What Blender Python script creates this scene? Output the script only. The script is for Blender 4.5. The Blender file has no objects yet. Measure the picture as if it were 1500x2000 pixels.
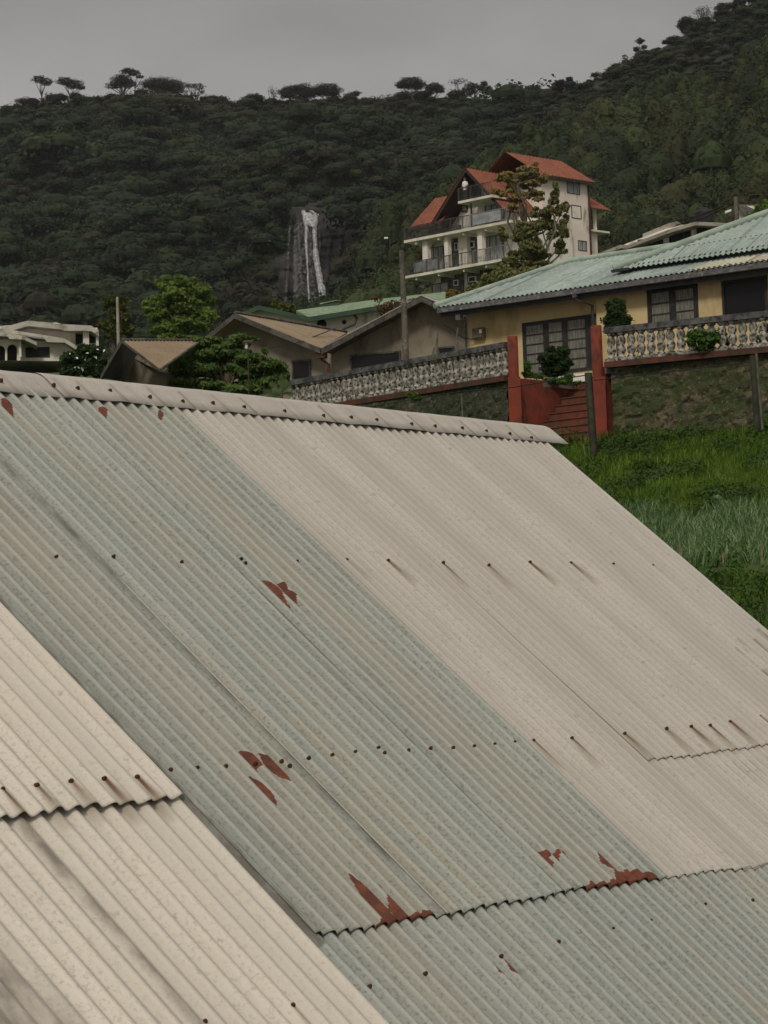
import bpy, math, random
import numpy as np
from mathutils import Vector, Matrix, noise as mn
R = math.radians
rnd = random.Random(7)
nr = np.random.default_rng(11)
scene = bpy.context.scene
COL = scene.collection

# ------------------------------------------------------------------ camera
F = 4700.0; PITCH = R(3.07); ROLL = R(-2.0)
cam_data = bpy.data.cameras.new("camera")
cam = bpy.data.objects.new("camera", cam_data); COL.objects.link(cam)
cam.matrix_world = Matrix.Rotation(math.pi/2+PITCH, 4, 'X') @ Matrix.Rotation(ROLL, 4, 'Z')
cam_data.sensor_fit = 'VERTICAL'; cam_data.sensor_height = 24.0
cam_data.lens = F/2000*24; cam_data.clip_start = 0.1; cam_data.clip_end = 6000
scene.camera = cam

# ------------------------------------------------------------------ light
SUN_EL, SUN_AZ = 40.0, 196.0        # azimuth clockwise from +Y: high, behind the camera and to the left
world = bpy.data.worlds.new("World"); scene.world = world; world.use_nodes = True
wn = world.node_tree; wn.nodes.clear()
def wnode(t, **k):
    n = wn.nodes.new(t)
    for a, b in k.items(): setattr(n, a, b)
    return n
sky = wnode('ShaderNodeTexSky', sky_type='NISHITA', sun_disc=False)
sky.sun_elevation = R(SUN_EL); sky.sun_rotation = R(SUN_AZ); sky.dust_density = 3
s1 = wnode('ShaderNodeVectorMath', operation='SCALE'); s1.inputs['Scale'].default_value = 0.006
wn.links.new(sky.outputs[0], s1.inputs[0])
tc = wnode('ShaderNodeTexCoord'); sep = wnode('ShaderNodeSeparateXYZ')
wn.links.new(tc.outputs['Generated'], sep.inputs[0])
gr = wnode('ShaderNodeMapRange'); gr.inputs['From Min'].default_value = 0.28; gr.inputs['From Max'].default_value = 1.0
gr.inputs['To Min'].default_value = 0.0; gr.inputs['To Max'].default_value = 0.60
wn.links.new(sep.outputs['Z'], gr.inputs['Value'])
gl = wnode('ShaderNodeMapRange'); gl.inputs['From Min'].default_value = 0.17; gl.inputs['From Max'].default_value = 0.27
gl.inputs['To Min'].default_value = 0.345; gl.inputs['To Max'].default_value = 0.255; wn.links.new(sep.outputs['Z'], gl.inputs['Value'])
ga = wnode('ShaderNodeMath', operation='ADD'); wn.links.new(gr.outputs[0], ga.inputs[0]); wn.links.new(gl.outputs[0], ga.inputs[1])
mp = wnode('ShaderNodeMapping'); mp.inputs['Scale'].default_value = (1, 1, 2.2)
wn.links.new(tc.outputs['Generated'], mp.inputs[0])
nz = wnode('ShaderNodeTexNoise'); nz.inputs['Scale'].default_value = 6; nz.inputs['Detail'].default_value = 5; nz.inputs['Roughness'].default_value = 0.5
wn.links.new(mp.outputs[0], nz.inputs['Vector'])
nm = wnode('ShaderNodeMapRange'); nm.inputs['From Min'].default_value = 0.3; nm.inputs['From Max'].default_value = 0.7
nm.inputs['To Min'].default_value = 0.82; nm.inputs['To Max'].default_value = 1.18
wn.links.new(nz.outputs['Fac'], nm.inputs['Value'])
mul = wnode('ShaderNodeMath', operation='MULTIPLY'); wn.links.new(ga.outputs[0], mul.inputs[0]); wn.links.new(nm.outputs[0], mul.inputs[1])
cl = wnode('ShaderNodeVectorMath', operation='SCALE'); cl.inputs[0].default_value = (1.07, 1.02, 0.965)
wn.links.new(mul.outputs[0], cl.inputs['Scale'])
ad = wnode('ShaderNodeVectorMath', operation='ADD'); wn.links.new(s1.outputs[0], ad.inputs[0]); wn.links.new(cl.outputs[0], ad.inputs[1])
bg = wnode('ShaderNodeBackground'); bg.inputs['Strength'].default_value = 1.0
wn.links.new(ad.outputs[0], bg.inputs['Color'])
wo = wnode('ShaderNodeOutputWorld'); wn.links.new(bg.outputs[0], wo.inputs['Surface'])
sd = bpy.data.lights.new("sun", 'SUN'); sd.energy = 1.5; sd.angle = R(11); sd.color = (1.0, 0.93, 0.82)
so = bpy.data.objects.new("sun", sd); COL.objects.link(so)
az = R(SUN_AZ); el = R(SUN_EL)
sv = Vector((math.sin(az)*math.cos(el), math.cos(az)*math.cos(el), math.sin(el)))
so.rotation_euler = sv.to_track_quat('Z', 'Y').to_euler()
scene.view_settings.view_transform = 'Standard'; scene.view_settings.look = 'None'
scene.view_settings.exposure = 0.0; scene.view_settings.gamma = 1.0

# ------------------------------------------------------------------ geometry of the view (pixels of the 1500x2000 photograph -> rays)
CM = cam.matrix_world.to_3x3()
def ray(px, py): return CM @ Vector((px-750, -(py-1000), -F))
def P(px, py, Y):
    d = ray(px, py); return d*(Y/d.y)
def X_of(px, Y): return P(px, 700, Y).x
def S_of(px, py):                       # tangent of elevation as seen along +Y, times F
    d = ray(px, py); return d.z/d.y

# ------------------------------------------------------------------ object helpers
ROOT = {}
def tag(o, label=None, cat=None, group=None, kind=None):
    if label: o['label'] = label
    if cat: o['category'] = cat
    if group: o['group'] = group
    if kind: o['kind'] = kind
    return o
def thing(name, loc, label, cat, group=None):
    o = bpy.data.objects.new(name, None); COL.objects.link(o); o.location = loc
    o.empty_display_size = 0.3
    ROOT[o.name] = Vector(loc)
    return tag(o, label, cat, group)
def off_of(parent):
    return ROOT[parent.name] if parent is not None else Vector((0, 0, 0))
def link_mesh(name, me, mats, parent, origin=None, smooth=False):
    o = bpy.data.objects.new(name, me); COL.objects.link(o)
    for m in (mats if isinstance(mats, (list, tuple)) else [mats]): me.materials.append(m)
    if parent is not None:
        o.parent = parent; ROOT[o.name] = off_of(parent)
    else:
        o.location = origin if origin is not None else (0, 0, 0); ROOT[o.name] = Vector(o.location)
    if smooth: me.polygons.foreach_set('use_smooth', [True]*len(me.polygons))
    return o
class MB:
    def __init__(s): s.v = []; s.f = []; s.m = []; s.sm = []
    def add(s, vs, fs, mi=0, sm=False):
        b = len(s.v); s.v += [Vector(q) for q in vs]
        for q in fs: s.f.append([b+i for i in q]); s.m.append(mi); s.sm.append(sm)
    def box(s, c, x, y, z, mi=0):          # c = centre, x,y,z = half-extent vectors
        c, x, y, z = Vector(c), Vector(x), Vector(y), Vector(z)
        vs = [c+a*x+b*y+d*z for d in (-1, 1) for b in (-1, 1) for a in (-1, 1)]
        s.add(vs, [(0, 2, 3, 1), (4, 5, 7, 6), (0, 1, 5, 4), (2, 6, 7, 3), (0, 4, 6, 2), (1, 3, 7, 5)], mi)
    def slab(s, pts, ext, mi=0):           # polygon pts (ordered), thickness vector ext
        n = len(pts); ext = Vector(ext); a = [Vector(p) for p in pts]
        s.add(a+[p+ext for p in a], [list(range(n)), list(range(2*n-1, n-1, -1))]+[(i, i+n, (i+1) % n+n, (i+1) % n) for i in range(n)], mi)
    def tube(s, pts, rad, n=8, mi=0, cap=True):
        pts = [Vector(p) for p in pts]; m = len(pts)
        if not isinstance(rad, (list, tuple)): rad = [rad]*m
        vs = []
        for i, p in enumerate(pts):
            t = (pts[min(i+1, m-1)]-pts[max(i-1, 0)]).normalized()
            u = t.cross(Vector((0.13, 1, 0.07)))
            if u.length < 0.1: u = t.cross(Vector((1, 0, 0)))
            u.normalize(); w = t.cross(u)
            for k in range(n):
                a = 2*math.pi*k/n; vs.append(p+(u*math.cos(a)+w*math.sin(a))*rad[i])
        fs = [(i*n+k, i*n+(k+1) % n, (i+1)*n+(k+1) % n, (i+1)*n+k) for i in range(m-1) for k in range(n)]
        s.add(vs, fs, mi, True)
        if cap:
            s.add(vs[:n], [list(range(n))[::-1]], mi); s.add(vs[-n:], [list(range(n))], mi)
    def lathe(s, base, prof, n=10, mi=0, up=Vector((0, 0, 1))):
        base = Vector(base); s.tubeprof([(base+up*h, r) for h, r in prof], n, mi)
    def tubeprof(s, pr, n, mi):
        vs = []
        for p, r in pr:
            for k in range(n):
                a = 2*math.pi*k/n; vs.append(p+Vector((math.cos(a)*r, math.sin(a)*r, 0)))
        m = len(pr)
        s.add(vs, [(i*n+k, i*n+(k+1) % n, (i+1)*n+(k+1) % n, (i+1)*n+k) for i in range(m-1) for k in range(n)], mi, True)
        s.add(vs[-n:], [list(range(n))], mi); s.add(vs[:n], [list(range(n))[::-1]], mi)
    def build(s, name, mats, parent=None, origin=None):
        o3 = off_of(parent) if parent is not None else (Vector(origin) if origin is not None else Vector((0, 0, 0)))
        me = bpy.data.meshes.new(name)
        me.from_pydata([tuple(v-o3) for v in s.v], [], s.f)
        me.polygons.foreach_set('material_index', s.m); me.polygons.foreach_set('use_smooth', s.sm)
        me.update()
        return link_mesh(name, me, mats, parent, o3)
def np_mesh(name, V, Fa, mats, parent=None, origin=None, smooth=False, attrs=None):
    """V (n,3) array, Fa (m,k) array of equal-sized faces"""
    o3 = off_of(parent) if parent is not None else (Vector(origin) if origin is not None else Vector((0, 0, 0)))
    V = np.asarray(V, dtype=np.float64)-np.array(o3)[None]
    me = bpy.data.meshes.new(name); m, k = Fa.shape
    me.vertices.add(len(V)); me.vertices.foreach_set('co', V.astype(np.float32).ravel())
    me.loops.add(m*k); me.loops.foreach_set('vertex_index', Fa.astype(np.int32).ravel())
    me.polygons.add(m); me.polygons.foreach_set('loop_start', np.arange(0, m*k, k, dtype=np.int32))
    if smooth: me.polygons.foreach_set('use_smooth', np.ones(m, dtype=bool))
    me.update(calc_edges=True)
    for an, (dt, arr) in (attrs or {}).items():
        at = me.attributes.new(an, dt, 'POINT')
        at.data.foreach_set('color' if dt == 'FLOAT_COLOR' else 'value', np.asarray(arr, dtype=np.float32).ravel())
    return link_mesh(name, me, mats, parent, o3)

# ------------------------------------------------------------------ materials
def new_mat(name):
    m = bpy.data.materials.new(name); m.use_nodes = True; nt = m.node_tree
    b = nt.nodes['Principled BSDF']; return m, nt, b
def N(nt, t, **k):
    n = nt.nodes.new(t)
    for a, b in k.items(): setattr(n, a, b)
    return n
def noise_fac(nt, scale, lo, hi, detail=4, stretch=None, vec=None, rough=0.55):
    tcn = N(nt, 'ShaderNodeTexCoord')
    src = vec if vec is not None else tcn.outputs['Object']
    if stretch:
        mpn = N(nt, 'ShaderNodeMapping'); mpn.inputs['Scale'].default_value = stretch
        nt.links.new(src, mpn.inputs[0]); src = mpn.outputs[0]
    n = N(nt, 'ShaderNodeTexNoise'); n.inputs['Scale'].default_value = scale; n.inputs['Detail'].default_value = detail
    n.inputs['Roughness'].default_value = rough
    nt.links.new(src, n.inputs['Vector'])
    mr = N(nt, 'ShaderNodeMapRange'); mr.inputs['From Min'].default_value = lo; mr.inputs['From Max'].default_value = hi
    nt.links.new(n.outputs['Fac'], mr.inputs['Value'])
    return mr.outputs[0]
def mixc(nt, a, b, fac, mode='MIX'):
    m = N(nt, 'ShaderNodeMix', data_type='RGBA', blend_type=mode)
    for s, v in ((6, a), (7, b)):
        if isinstance(v, tuple): m.inputs[s].default_value = (*v, 1)
        else: nt.links.new(v, m.inputs[s])
    if isinstance(fac, (int, float)): m.inputs[0].default_value = fac
    else: nt.links.new(fac, m.inputs[0])
    return m.outputs[2]
def bump(nt, b, fac, strength=0.3, dist=0.02):
    bn = N(nt, 'ShaderNodeBump'); bn.inputs['Strength'].default_value = strength; bn.inputs['Distance'].default_value = dist
    nt.links.new(fac, bn.inputs['Height']); nt.links.new(bn.outputs[0], b.inputs['Normal'])
def mat(name, c1, c2=None, scale=3, lo=0.4, hi=0.62, rough=0.85, c3=None, scale3=14, lo3=0.52, hi3=0.66, bmp=0.0, bdist=0.02, stretch=None, stretch3=None, spec=0.3, metal=0.0):
    m, nt, b = new_mat(name)
    col = c1
    if c2: col = mixc(nt, c1, c2, noise_fac(nt, scale, lo, hi, stretch=stretch))
    if c3: col = mixc(nt, col, c3, noise_fac(nt, scale3, lo3, hi3, stretch=stretch3, detail=6))
    if isinstance(col, tuple): b.inputs['Base Color'].default_value = (*col, 1)
    else: nt.links.new(col, b.inputs['Base Color'])
    b.inputs['Roughness'].default_value = rough; b.inputs['Specular IOR Level'].default_value = spec; b.inputs['Metallic'].default_value = metal
    if bmp: bump(nt, b, noise_fac(nt, scale3*1.5, 0.2, 0.8, detail=6), bmp, bdist)
    return m
def leaf_mat(name, c1, c2, c3=None, scale=1.2, scale3=4.0, attr=False):
    m, nt, b = new_mat(name)
    col = mixc(nt, c1, c2, noise_fac(nt, scale, 0.38, 0.62))
    if c3: col = mixc(nt, col, c3, noise_fac(nt, scale3, 0.5, 0.68))
    if attr:
        a = N(nt, 'ShaderNodeAttribute', attribute_name='tint'); col = mixc(nt, a.outputs['Color'], col, 0.25, 'MIX')
    nt.links.new(col, b.inputs['Base Color'])
    b.inputs['Roughness'].default_value = 0.75; b.inputs['Specular IOR Level'].default_value = 0.15
    tr = N(nt, 'ShaderNodeBsdfTranslucent'); nt.links.new(col, tr.inputs['Color'])
    ms = N(nt, 'ShaderNodeMixShader'); ms.inputs[0].default_value = 0.30
    nt.links.new(b.outputs[0], ms.inputs[1]); nt.links.new(tr.outputs[0], ms.inputs[2])
    nt.links.new(ms.outputs[0], nt.nodes['Material Output'].inputs['Surface'])
    return m
M = {}
M['rail'] = mat('weathered dark rail', (0.045, 0.045, 0.05), (0.12, 0.12, 0.115), 2.5, c3=(0.02, 0.02, 0.02), scale3=9, bmp=0.3)
M['baluster'] = mat('mouldy white baluster', (0.40, 0.38, 0.33), (0.15, 0.14, 0.115), 5, 0.42, 0.56, c3=(0.025, 0.025, 0.022), scale3=11, lo3=0.49, hi3=0.60, bmp=0.3)
M['redpaint'] = mat('red oxide paint', (0.22, 0.042, 0.022), (0.15, 0.035, 0.022), 3, c3=(0.06, 0.028, 0.02), scale3=5, lo3=0.54, hi3=0.68, stretch3=(1, 1, .5), bmp=0.15)
M['redstep'] = mat('worn red steps', (0.17, 0.045, 0.026), (0.09, 0.04, 0.03), 5, c3=(0.06, 0.07, 0.03), scale3=9, lo3=0.56, hi3=0.66, bmp=0.3)
M['redledge'] = mat('dirty red ledge', (0.11, 0.035, 0.022), (0.05, 0.03, 0.02), 5, c3=(0.03, 0.035, 0.02), scale3=12, bmp=0.3)
M['yellow'] = mat('cream yellow wall', (0.58, 0.45, 0.235), (0.52, 0.40, 0.205), 1.3, 0.4, 0.62, c3=(0.33, 0.25, 0.12), scale3=2.2, lo3=0.52, hi3=0.75, stretch3=(1, 1, .4), bmp=0.06)
M['darkwood'] = mat('dark painted timber', (0.018, 0.018, 0.02), (0.035, 0.033, 0.032), 6, rough=0.6)
M['gutter'] = mat('grey gutter', (0.12, 0.115, 0.12), (0.075, 0.075, 0.075), 3, c3=(0.20, 0.19, 0.18), scale3=8, rough=0.6)
M['soffit'] = mat('dark soffit', (0.045, 0.042, 0.04), (0.07, 0.065, 0.06), 3)
M['glass'] = mat('dark window glass', (0.008, 0.008, 0.009), rough=0.35, spec=0.25)
M['curtain'] = mat('net curtain behind glass', (0.19, 0.185, 0.15), (0.10, 0.10, 0.08), 9, 0.4, 0.6, stretch=(3, 3, 0.4), rough=0.5)
M['curtain2'] = mat('pale curtain', (0.42, 0.42, 0.42), (0.16, 0.165, 0.17), 5, 0.4, 0.6, stretch=(3, 3, 0.3), rough=0.6)
M['whitewall'] = mat('white painted wall', (0.76, 0.71, 0.62), (0.60, 0.56, 0.49), 0.7, 0.4, 0.65, c3=(0.24, 0.22, 0.18), scale3=1.6, lo3=0.56, hi3=0.74, stretch3=(1, 1, 0.35))
M['pinkwall'] = mat('pinkish white wall', (0.76, 0.66, 0.58), (0.66, 0.57, 0.50), 0.5, 0.4, 0.65, c3=(0.30, 0.26, 0.22), scale3=1.4, lo3=0.57, hi3=0.72, stretch3=(1, 1, 0.4))
M['slab'] = mat('pale balcony slab', (0.66, 0.63, 0.52), (0.42, 0.40, 0.33), 1.5, 0.4, 0.7)
M['stonepanel'] = mat('grey stone panel', (0.13, 0.12, 0.10), (0.05, 0.047, 0.04), 3, 0.42, 0.6, c3=(0.22, 0.20, 0.17), scale3=7, lo3=0.55, hi3=0.7)
M['hotelroof'] = mat('red tile', (0.235, 0.078, 0.042), (0.19, 0.062, 0.036), 1.2, c3=(0.13, 0.045, 0.03), scale3=3)
M['brownwood'] = mat('brown fascia', (0.035, 0.022, 0.018), (0.055, 0.035, 0.028), 3)
M['metalrail'] = mat('railing metal', (0.22, 0.22, 0.22), (0.12, 0.12, 0.12), 4, rough=0.5)
M['darkrail'] = mat('dark railing', (0.05, 0.045, 0.045), (0.08, 0.075, 0.07), 4, rough=0.5)
M['railglass'] = mat('milky balcony panel', (0.30, 0.32, 0.32), (0.20, 0.21, 0.21), 2, rough=0.3)
M['tanroof'] = mat('tan roof sheet', (0.25, 0.185, 0.118), (0.20, 0.148, 0.095), 1.5, c3=(0.16, 0.11, 0.075), scale3=5, lo3=0.55, hi3=0.75)
M['fascia'] = mat('weathered fascia', (0.10, 0.092, 0.075), (0.05, 0.045, 0.04), 3, c3=(0.03, 0.03, 0.028), scale3=8)
M['greywall'] = mat('stained grey plaster', (0.25, 0.215, 0.16), (0.18, 0.155, 0.115), 0.9, 0.4, 0.62, c3=(0.09, 0.08, 0.06), scale3=2.2, lo3=0.55, hi3=0.72, stretch3=(1, 1, 0.5))
M['brownwall'] = mat('brown plaster', (0.19, 0.155, 0.105), (0.12, 0.10, 0.07), 1.4, 0.4, 0.62, c3=(0.06, 0.05, 0.04), scale3=3, stretch3=(1, 1, 0.4))
M['greenroof'] = mat('pale green roof', (0.155, 0.225, 0.12), (0.12, 0.18, 0.10), 1.2, c3=(0.30, 0.34, 0.27), scale3=6)
M['greenfascia'] = mat('dark green fascia', (0.04, 0.075, 0.045), (0.03, 0.05, 0.035), 2)
M['concrete'] = mat('old concrete', (0.33, 0.30, 0.25), (0.2, 0.185, 0.155), 1.4, c3=(0.09, 0.085, 0.07), scale3=4, lo3=0.56, hi3=0.7)
M['aged'] = mat('sun bleached cement roof', (0.46, 0.43, 0.37), (0.33, 0.31, 0.27), 1.2, c3=(0.2, 0.18, 0.15), scale3=3)
M['wood_pole'] = mat('weathered pole', (0.12, 0.105, 0.08), (0.065, 0.055, 0.045), 6, stretch=(1, 1, 0.2), c3=(0.2, 0.18, 0.15), scale3=9)
M['black'] = mat('black plastic', (0.012, 0.012, 0.013), (0.02, 0.02, 0.022), 3, rough=0.6)
M['whitepl'] = mat('white plastic', (0.7, 0.7, 0.68), rough=0.5)
M['meter'] = mat('dirty meter box', (0.22, 0.17, 0.10), (0.12, 0.095, 0.06), 9)
M['bark'] = mat('bark', (0.10, 0.08, 0.06), (0.05, 0.04, 0.03), 4, stretch=(1, 1, 0.3))
M['palebark'] = mat('pale bark', (0.17, 0.16, 0.13), (0.09, 0.085, 0.07), 4)
M['wire'] = mat('black cable', (0.015, 0.015, 0.015))
M['stake'] = mat('split bamboo stake', (0.22, 0.18, 0.10), (0.13, 0.105, 0.06), 9)
M['rust'] = mat('rusted nail', (0.035, 0.014, 0.009), (0.07, 0.024, 0.013), 60)
M['terracotta'] = mat('terracotta pot', (0.22, 0.08, 0.045), (0.15, 0.06, 0.035), 5)

# corrugated green painted roofing of the neighbour
def patina(name, c1, c2, c3, c4):
    m, nt, b = new_mat(name)
    col = mixc(nt, c1, c2, noise_fac(nt, 0.9, 0.4, 0.6))
    col = mixc(nt, col, c3, noise_fac(nt, 5, 0.48, 0.66, detail=6, stretch=(1, 1, 1)))
    col = mixc(nt, col, c4, noise_fac(nt, 2.2, 0.60, 0.72, detail=6))
    at = N(nt, 'ShaderNodeAttribute', attribute_name='stone'); tm = N(nt, 'ShaderNodeMapRange'); tm.inputs['To Min'].default_value = .5; tm.inputs['To Max'].default_value = 1.14
    nt.links.new(at.outputs['Fac'], tm.inputs['Value'])
    vm = N(nt, 'ShaderNodeVectorMath', operation='SCALE'); nt.links.new(col, vm.inputs[0]); nt.links.new(tm.outputs[0], vm.inputs['Scale']); col = vm.outputs[0]
    nt.links.new(col, b.inputs['Base Color']); b.inputs['Roughness'].default_value = 0.7
    return m
M['greentin'] = patina('faded green tin', (0.275, 0.335, 0.30), (0.23, 0.285, 0.255), (0.34, 0.38, 0.345), (0.17, 0.19, 0.155))
M['capgreen'] = mat('painted ridge capping', (0.30, 0.36, 0.30), (0.22, 0.27, 0.225), 3)
M['tanlow'] = patina('faded beige tin', (0.42, 0.38, 0.28), (0.34, 0.32, 0.24), (0.48, 0.46, 0.38), (0.12, 0.10, 0.07))

# retaining wall rubble with moss
def stone_mat(name, c1, c2, moss, ml, mh):
    m, nt, b = new_mat(name)
    tcn = N(nt, 'ShaderNodeTexCoord')
    vo = N(nt, 'ShaderNodeTexVoronoi'); vo.inputs['Scale'].default_value = 3.4
    nt.links.new(tcn.outputs['Object'], vo.inputs['Vector'])
    vr = N(nt, 'ShaderNodeSeparateColor'); nt.links.new(vo.outputs['Color'], vr.inputs[0])
    col = mixc(nt, c1, c2, vr.outputs[0])
    col = mixc(nt, col, (0.02, 0.017, 0.012), noise_fac(nt, 7, 0.52, 0.66, detail=6))
    col = mixc(nt, col, moss, noise_fac(nt, 1.6, ml, mh, detail=7))
    col = mixc(nt, col, (0.19, 0.16, 0.09), noise_fac(nt, 12, 0.60, 0.72, detail=5))
    nt.links.new(col, b.inputs['Base Color']); b.inputs['Roughness'].default_value = 0.95
    bump(nt, b, noise_fac(nt, 9, 0.2, 0.8, detail=8), 0.8, 0.06)
    return m
M['rubble'] = stone_mat('mossy rubble stone', (0.13, 0.11, 0.06), (0.055, 0.048, 0.028), (0.038, 0.052, 0.014), 0.40, 0.56)
M['rubble2'] = stone_mat('dark mossy rubble stone', (0.11, 0.095, 0.065), (0.05, 0.045, 0.03), (0.028, 0.038, 0.016), 0.38, 0.56)
M['cliff'] = mat('wet dark cliff rock', (0.020, 0.017, 0.016), (0.008, 0.0075, 0.0075), 0.06, 0.4, 0.6, c3=(0.036, 0.030, 0.027), scale3=0.22, lo3=0.5, hi3=0.68, stretch3=(1, 1, 0.22), bmp=0.6, bdist=1.2)

def water_mat():
    m, nt, b = new_mat('falling white water')
    col = mixc(nt, (0.34, 0.335, 0.33), (0.62, 0.615, 0.61), noise_fac(nt, 1.6, 0.35, 0.65, stretch=(1, 1, 0.12)))
    nt.links.new(col, b.inputs['Base Color']); b.inputs['Roughness'].default_value = 0.6
    f = noise_fac(nt, 2.2, 0.26, 0.60, detail=8, stretch=(1, 1, 0.05), rough=.7)
    sc_ = N(nt, 'ShaderNodeMath', operation='MULTIPLY'); nt.links.new(f, sc_.inputs[0]); sc_.inputs[1].default_value = 0.8; nt.links.new(sc_.outputs[0], b.inputs['Alpha'])
    return m
M['water'] = water_mat()
def thinwater_mat():
    m, nt, b = new_mat('thin seeping water')
    b.inputs['Base Color'].default_value = (0.13, 0.125, 0.12, 1); b.inputs['Roughness'].default_value = 0.6
    f = noise_fac(nt, 1.6, 0.44, 0.8, detail=6, stretch=(1, 1, 0.08))
    nt.links.new(f, b.inputs['Alpha'])
    return m
M['thinwater'] = thinwater_mat()

M['ground'] = mat('grassy earth', (0.030, 0.055, 0.010), (0.05, 0.08, 0.014), 0.5, c3=(0.06, 0.045, 0.025), scale3=2.5, lo3=0.58, hi3=0.7, bmp=0.5, bdist=0.1)
M['terrace'] = mat('worn terrace concrete', (0.2, 0.18, 0.15), (0.12, 0.11, 0.09), 2)
M['hill'] = mat('dark forest floor', (0.012, 0.016, 0.009), (0.020, 0.024, 0.012), 0.05, c3=(0.03, 0.022, 0.015), scale3=0.1)
M['forest'] = leaf_mat('forest leaves', (0.03, 0.05, 0.02), (0.05, 0.07, 0.025), scale=0.3, attr=True)
M['ridgeleaf'] = leaf_mat('ridge tree leaves', (0.020, 0.022, 0.014), (0.035, 0.028, 0.020), scale=0.3)
M['bright'] = leaf_mat('bright green leaves', (0.105, 0.165, 0.03), (0.15, 0.21, 0.04), (0.065, 0.115, 0.024), 0.9, 2.5)
M['darkgreen'] = leaf_mat('dark conifer sprays', (0.065, 0.115, 0.03), (0.095, 0.15, 0.038), (0.15, 0.20, 0.06), 1.5, 4.0)
M['yellowgreen'] = leaf_mat('yellow green leaves', (0.085, 0.10, 0.025), (0.06, 0.085, 0.02), (0.12, 0.12, 0.04), 1.0, 3)
M['orange'] = leaf_mat('orange tinted leaves', (0.30, 0.225, 0.08), (0.21, 0.19, 0.07), (0.40, 0.25, 0.09), 0.5, 1.6)
M['olive'] = leaf_mat('olive leaves', (0.12, 0.135, 0.045), (0.15, 0.16, 0.055), (0.22, 0.185, 0.075), 0.6, 2)
M['croton'] = leaf_mat('croton leaves', (0.20, 0.16, 0.02), (0.12, 0.13, 0.02), (0.16, 0.04, 0.02), 2.0, 5)
M['topiary'] = leaf_mat('clipped hedge leaves', (0.022, 0.045, 0.014), (0.035, 0.06, 0.018), None, 3)
M['vine'] = leaf_mat('vine leaves', (0.05, 0.11, 0.02), (0.08, 0.15, 0.03), None, 4)
M['redtwig'] = leaf_mat('reddish twigs', (0.13, 0.045, 0.02), (0.08, 0.05, 0.025), None, 3)
M['palm'] = leaf_mat('palm fronds', (0.12, 0.16, 0.07), (0.08, 0.13, 0.05), None, 4)
M['leek'] = leaf_mat('leek leaves', (0.115, 0.19, 0.075), (0.23, 0.32, 0.15), (0.06, 0.12, 0.03), 1.5, 6)
M['grass'] = leaf_mat('grass blades', (0.085, 0.155, 0.014), (0.13, 0.20, 0.022), (0.05, 0.10, 0.012), 0.45, 1.6)
M['cover'] = leaf_mat('creeper leaves', (0.035, 0.07, 0.014), (0.06, 0.11, 0.02), None, 0.8)
M['flower'] = mat('white flowers', (0.6, 0.6, 0.56))

# ------------------------------------------------------------------ local building frames
class Frame:
    """vertical facade plane through a point; s runs right along it, d runs back from it, z is world up"""
    def __init__(s, px, py, Y, ang):
        s.o = P(px, py, Y); s.o.z = 0
        a = R(ang); s.e = Vector((math.cos(a), math.sin(a), 0)); s.b = Vector((-math.sin(a), math.cos(a), 0))
    def sz(s, px, py, d=0.0):
        r = ray(px, py); o = s.o+s.b*d; t = o.dot(s.b)/r.dot(s.b); q = r*t
        return ((q-o).dot(s.e), q.z)
    def w(s, a, d, z): 
        q = s.o+s.e*a+s.b*d; return Vector((q.x, q.y, z))
    def box(s, mb, s0, s1, d0, d1, z0, z1, mi=0):
        c = s.w((s0+s1)/2, (d0+d1)/2, (z0+z1)/2)
        mb.box(c, s.e*(abs(s1-s0)/2), s.b*(abs(d1-d0)/2), Vector((0, 0, abs(z1-z0)/2)), mi)
    def rect(s, x0, y0, x1, y1, d=0.0):      # px corners top-left, bottom-right -> (s0,s1,z0,z1)
        a = s.sz(x0, y0, d); b = s.sz(x1, y1, d); c = s.sz(x1, y0, d); e = s.sz(x0, y1, d)
        return ((a[0]+e[0])/2, (b[0]+c[0])/2, (b[1]+e[1])/2, (a[1]+c[1])/2)
    def pt(s, px, py, d=0.0):
        a = s.sz(px, py, d); return s.w(a[0], d, a[1])

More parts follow.
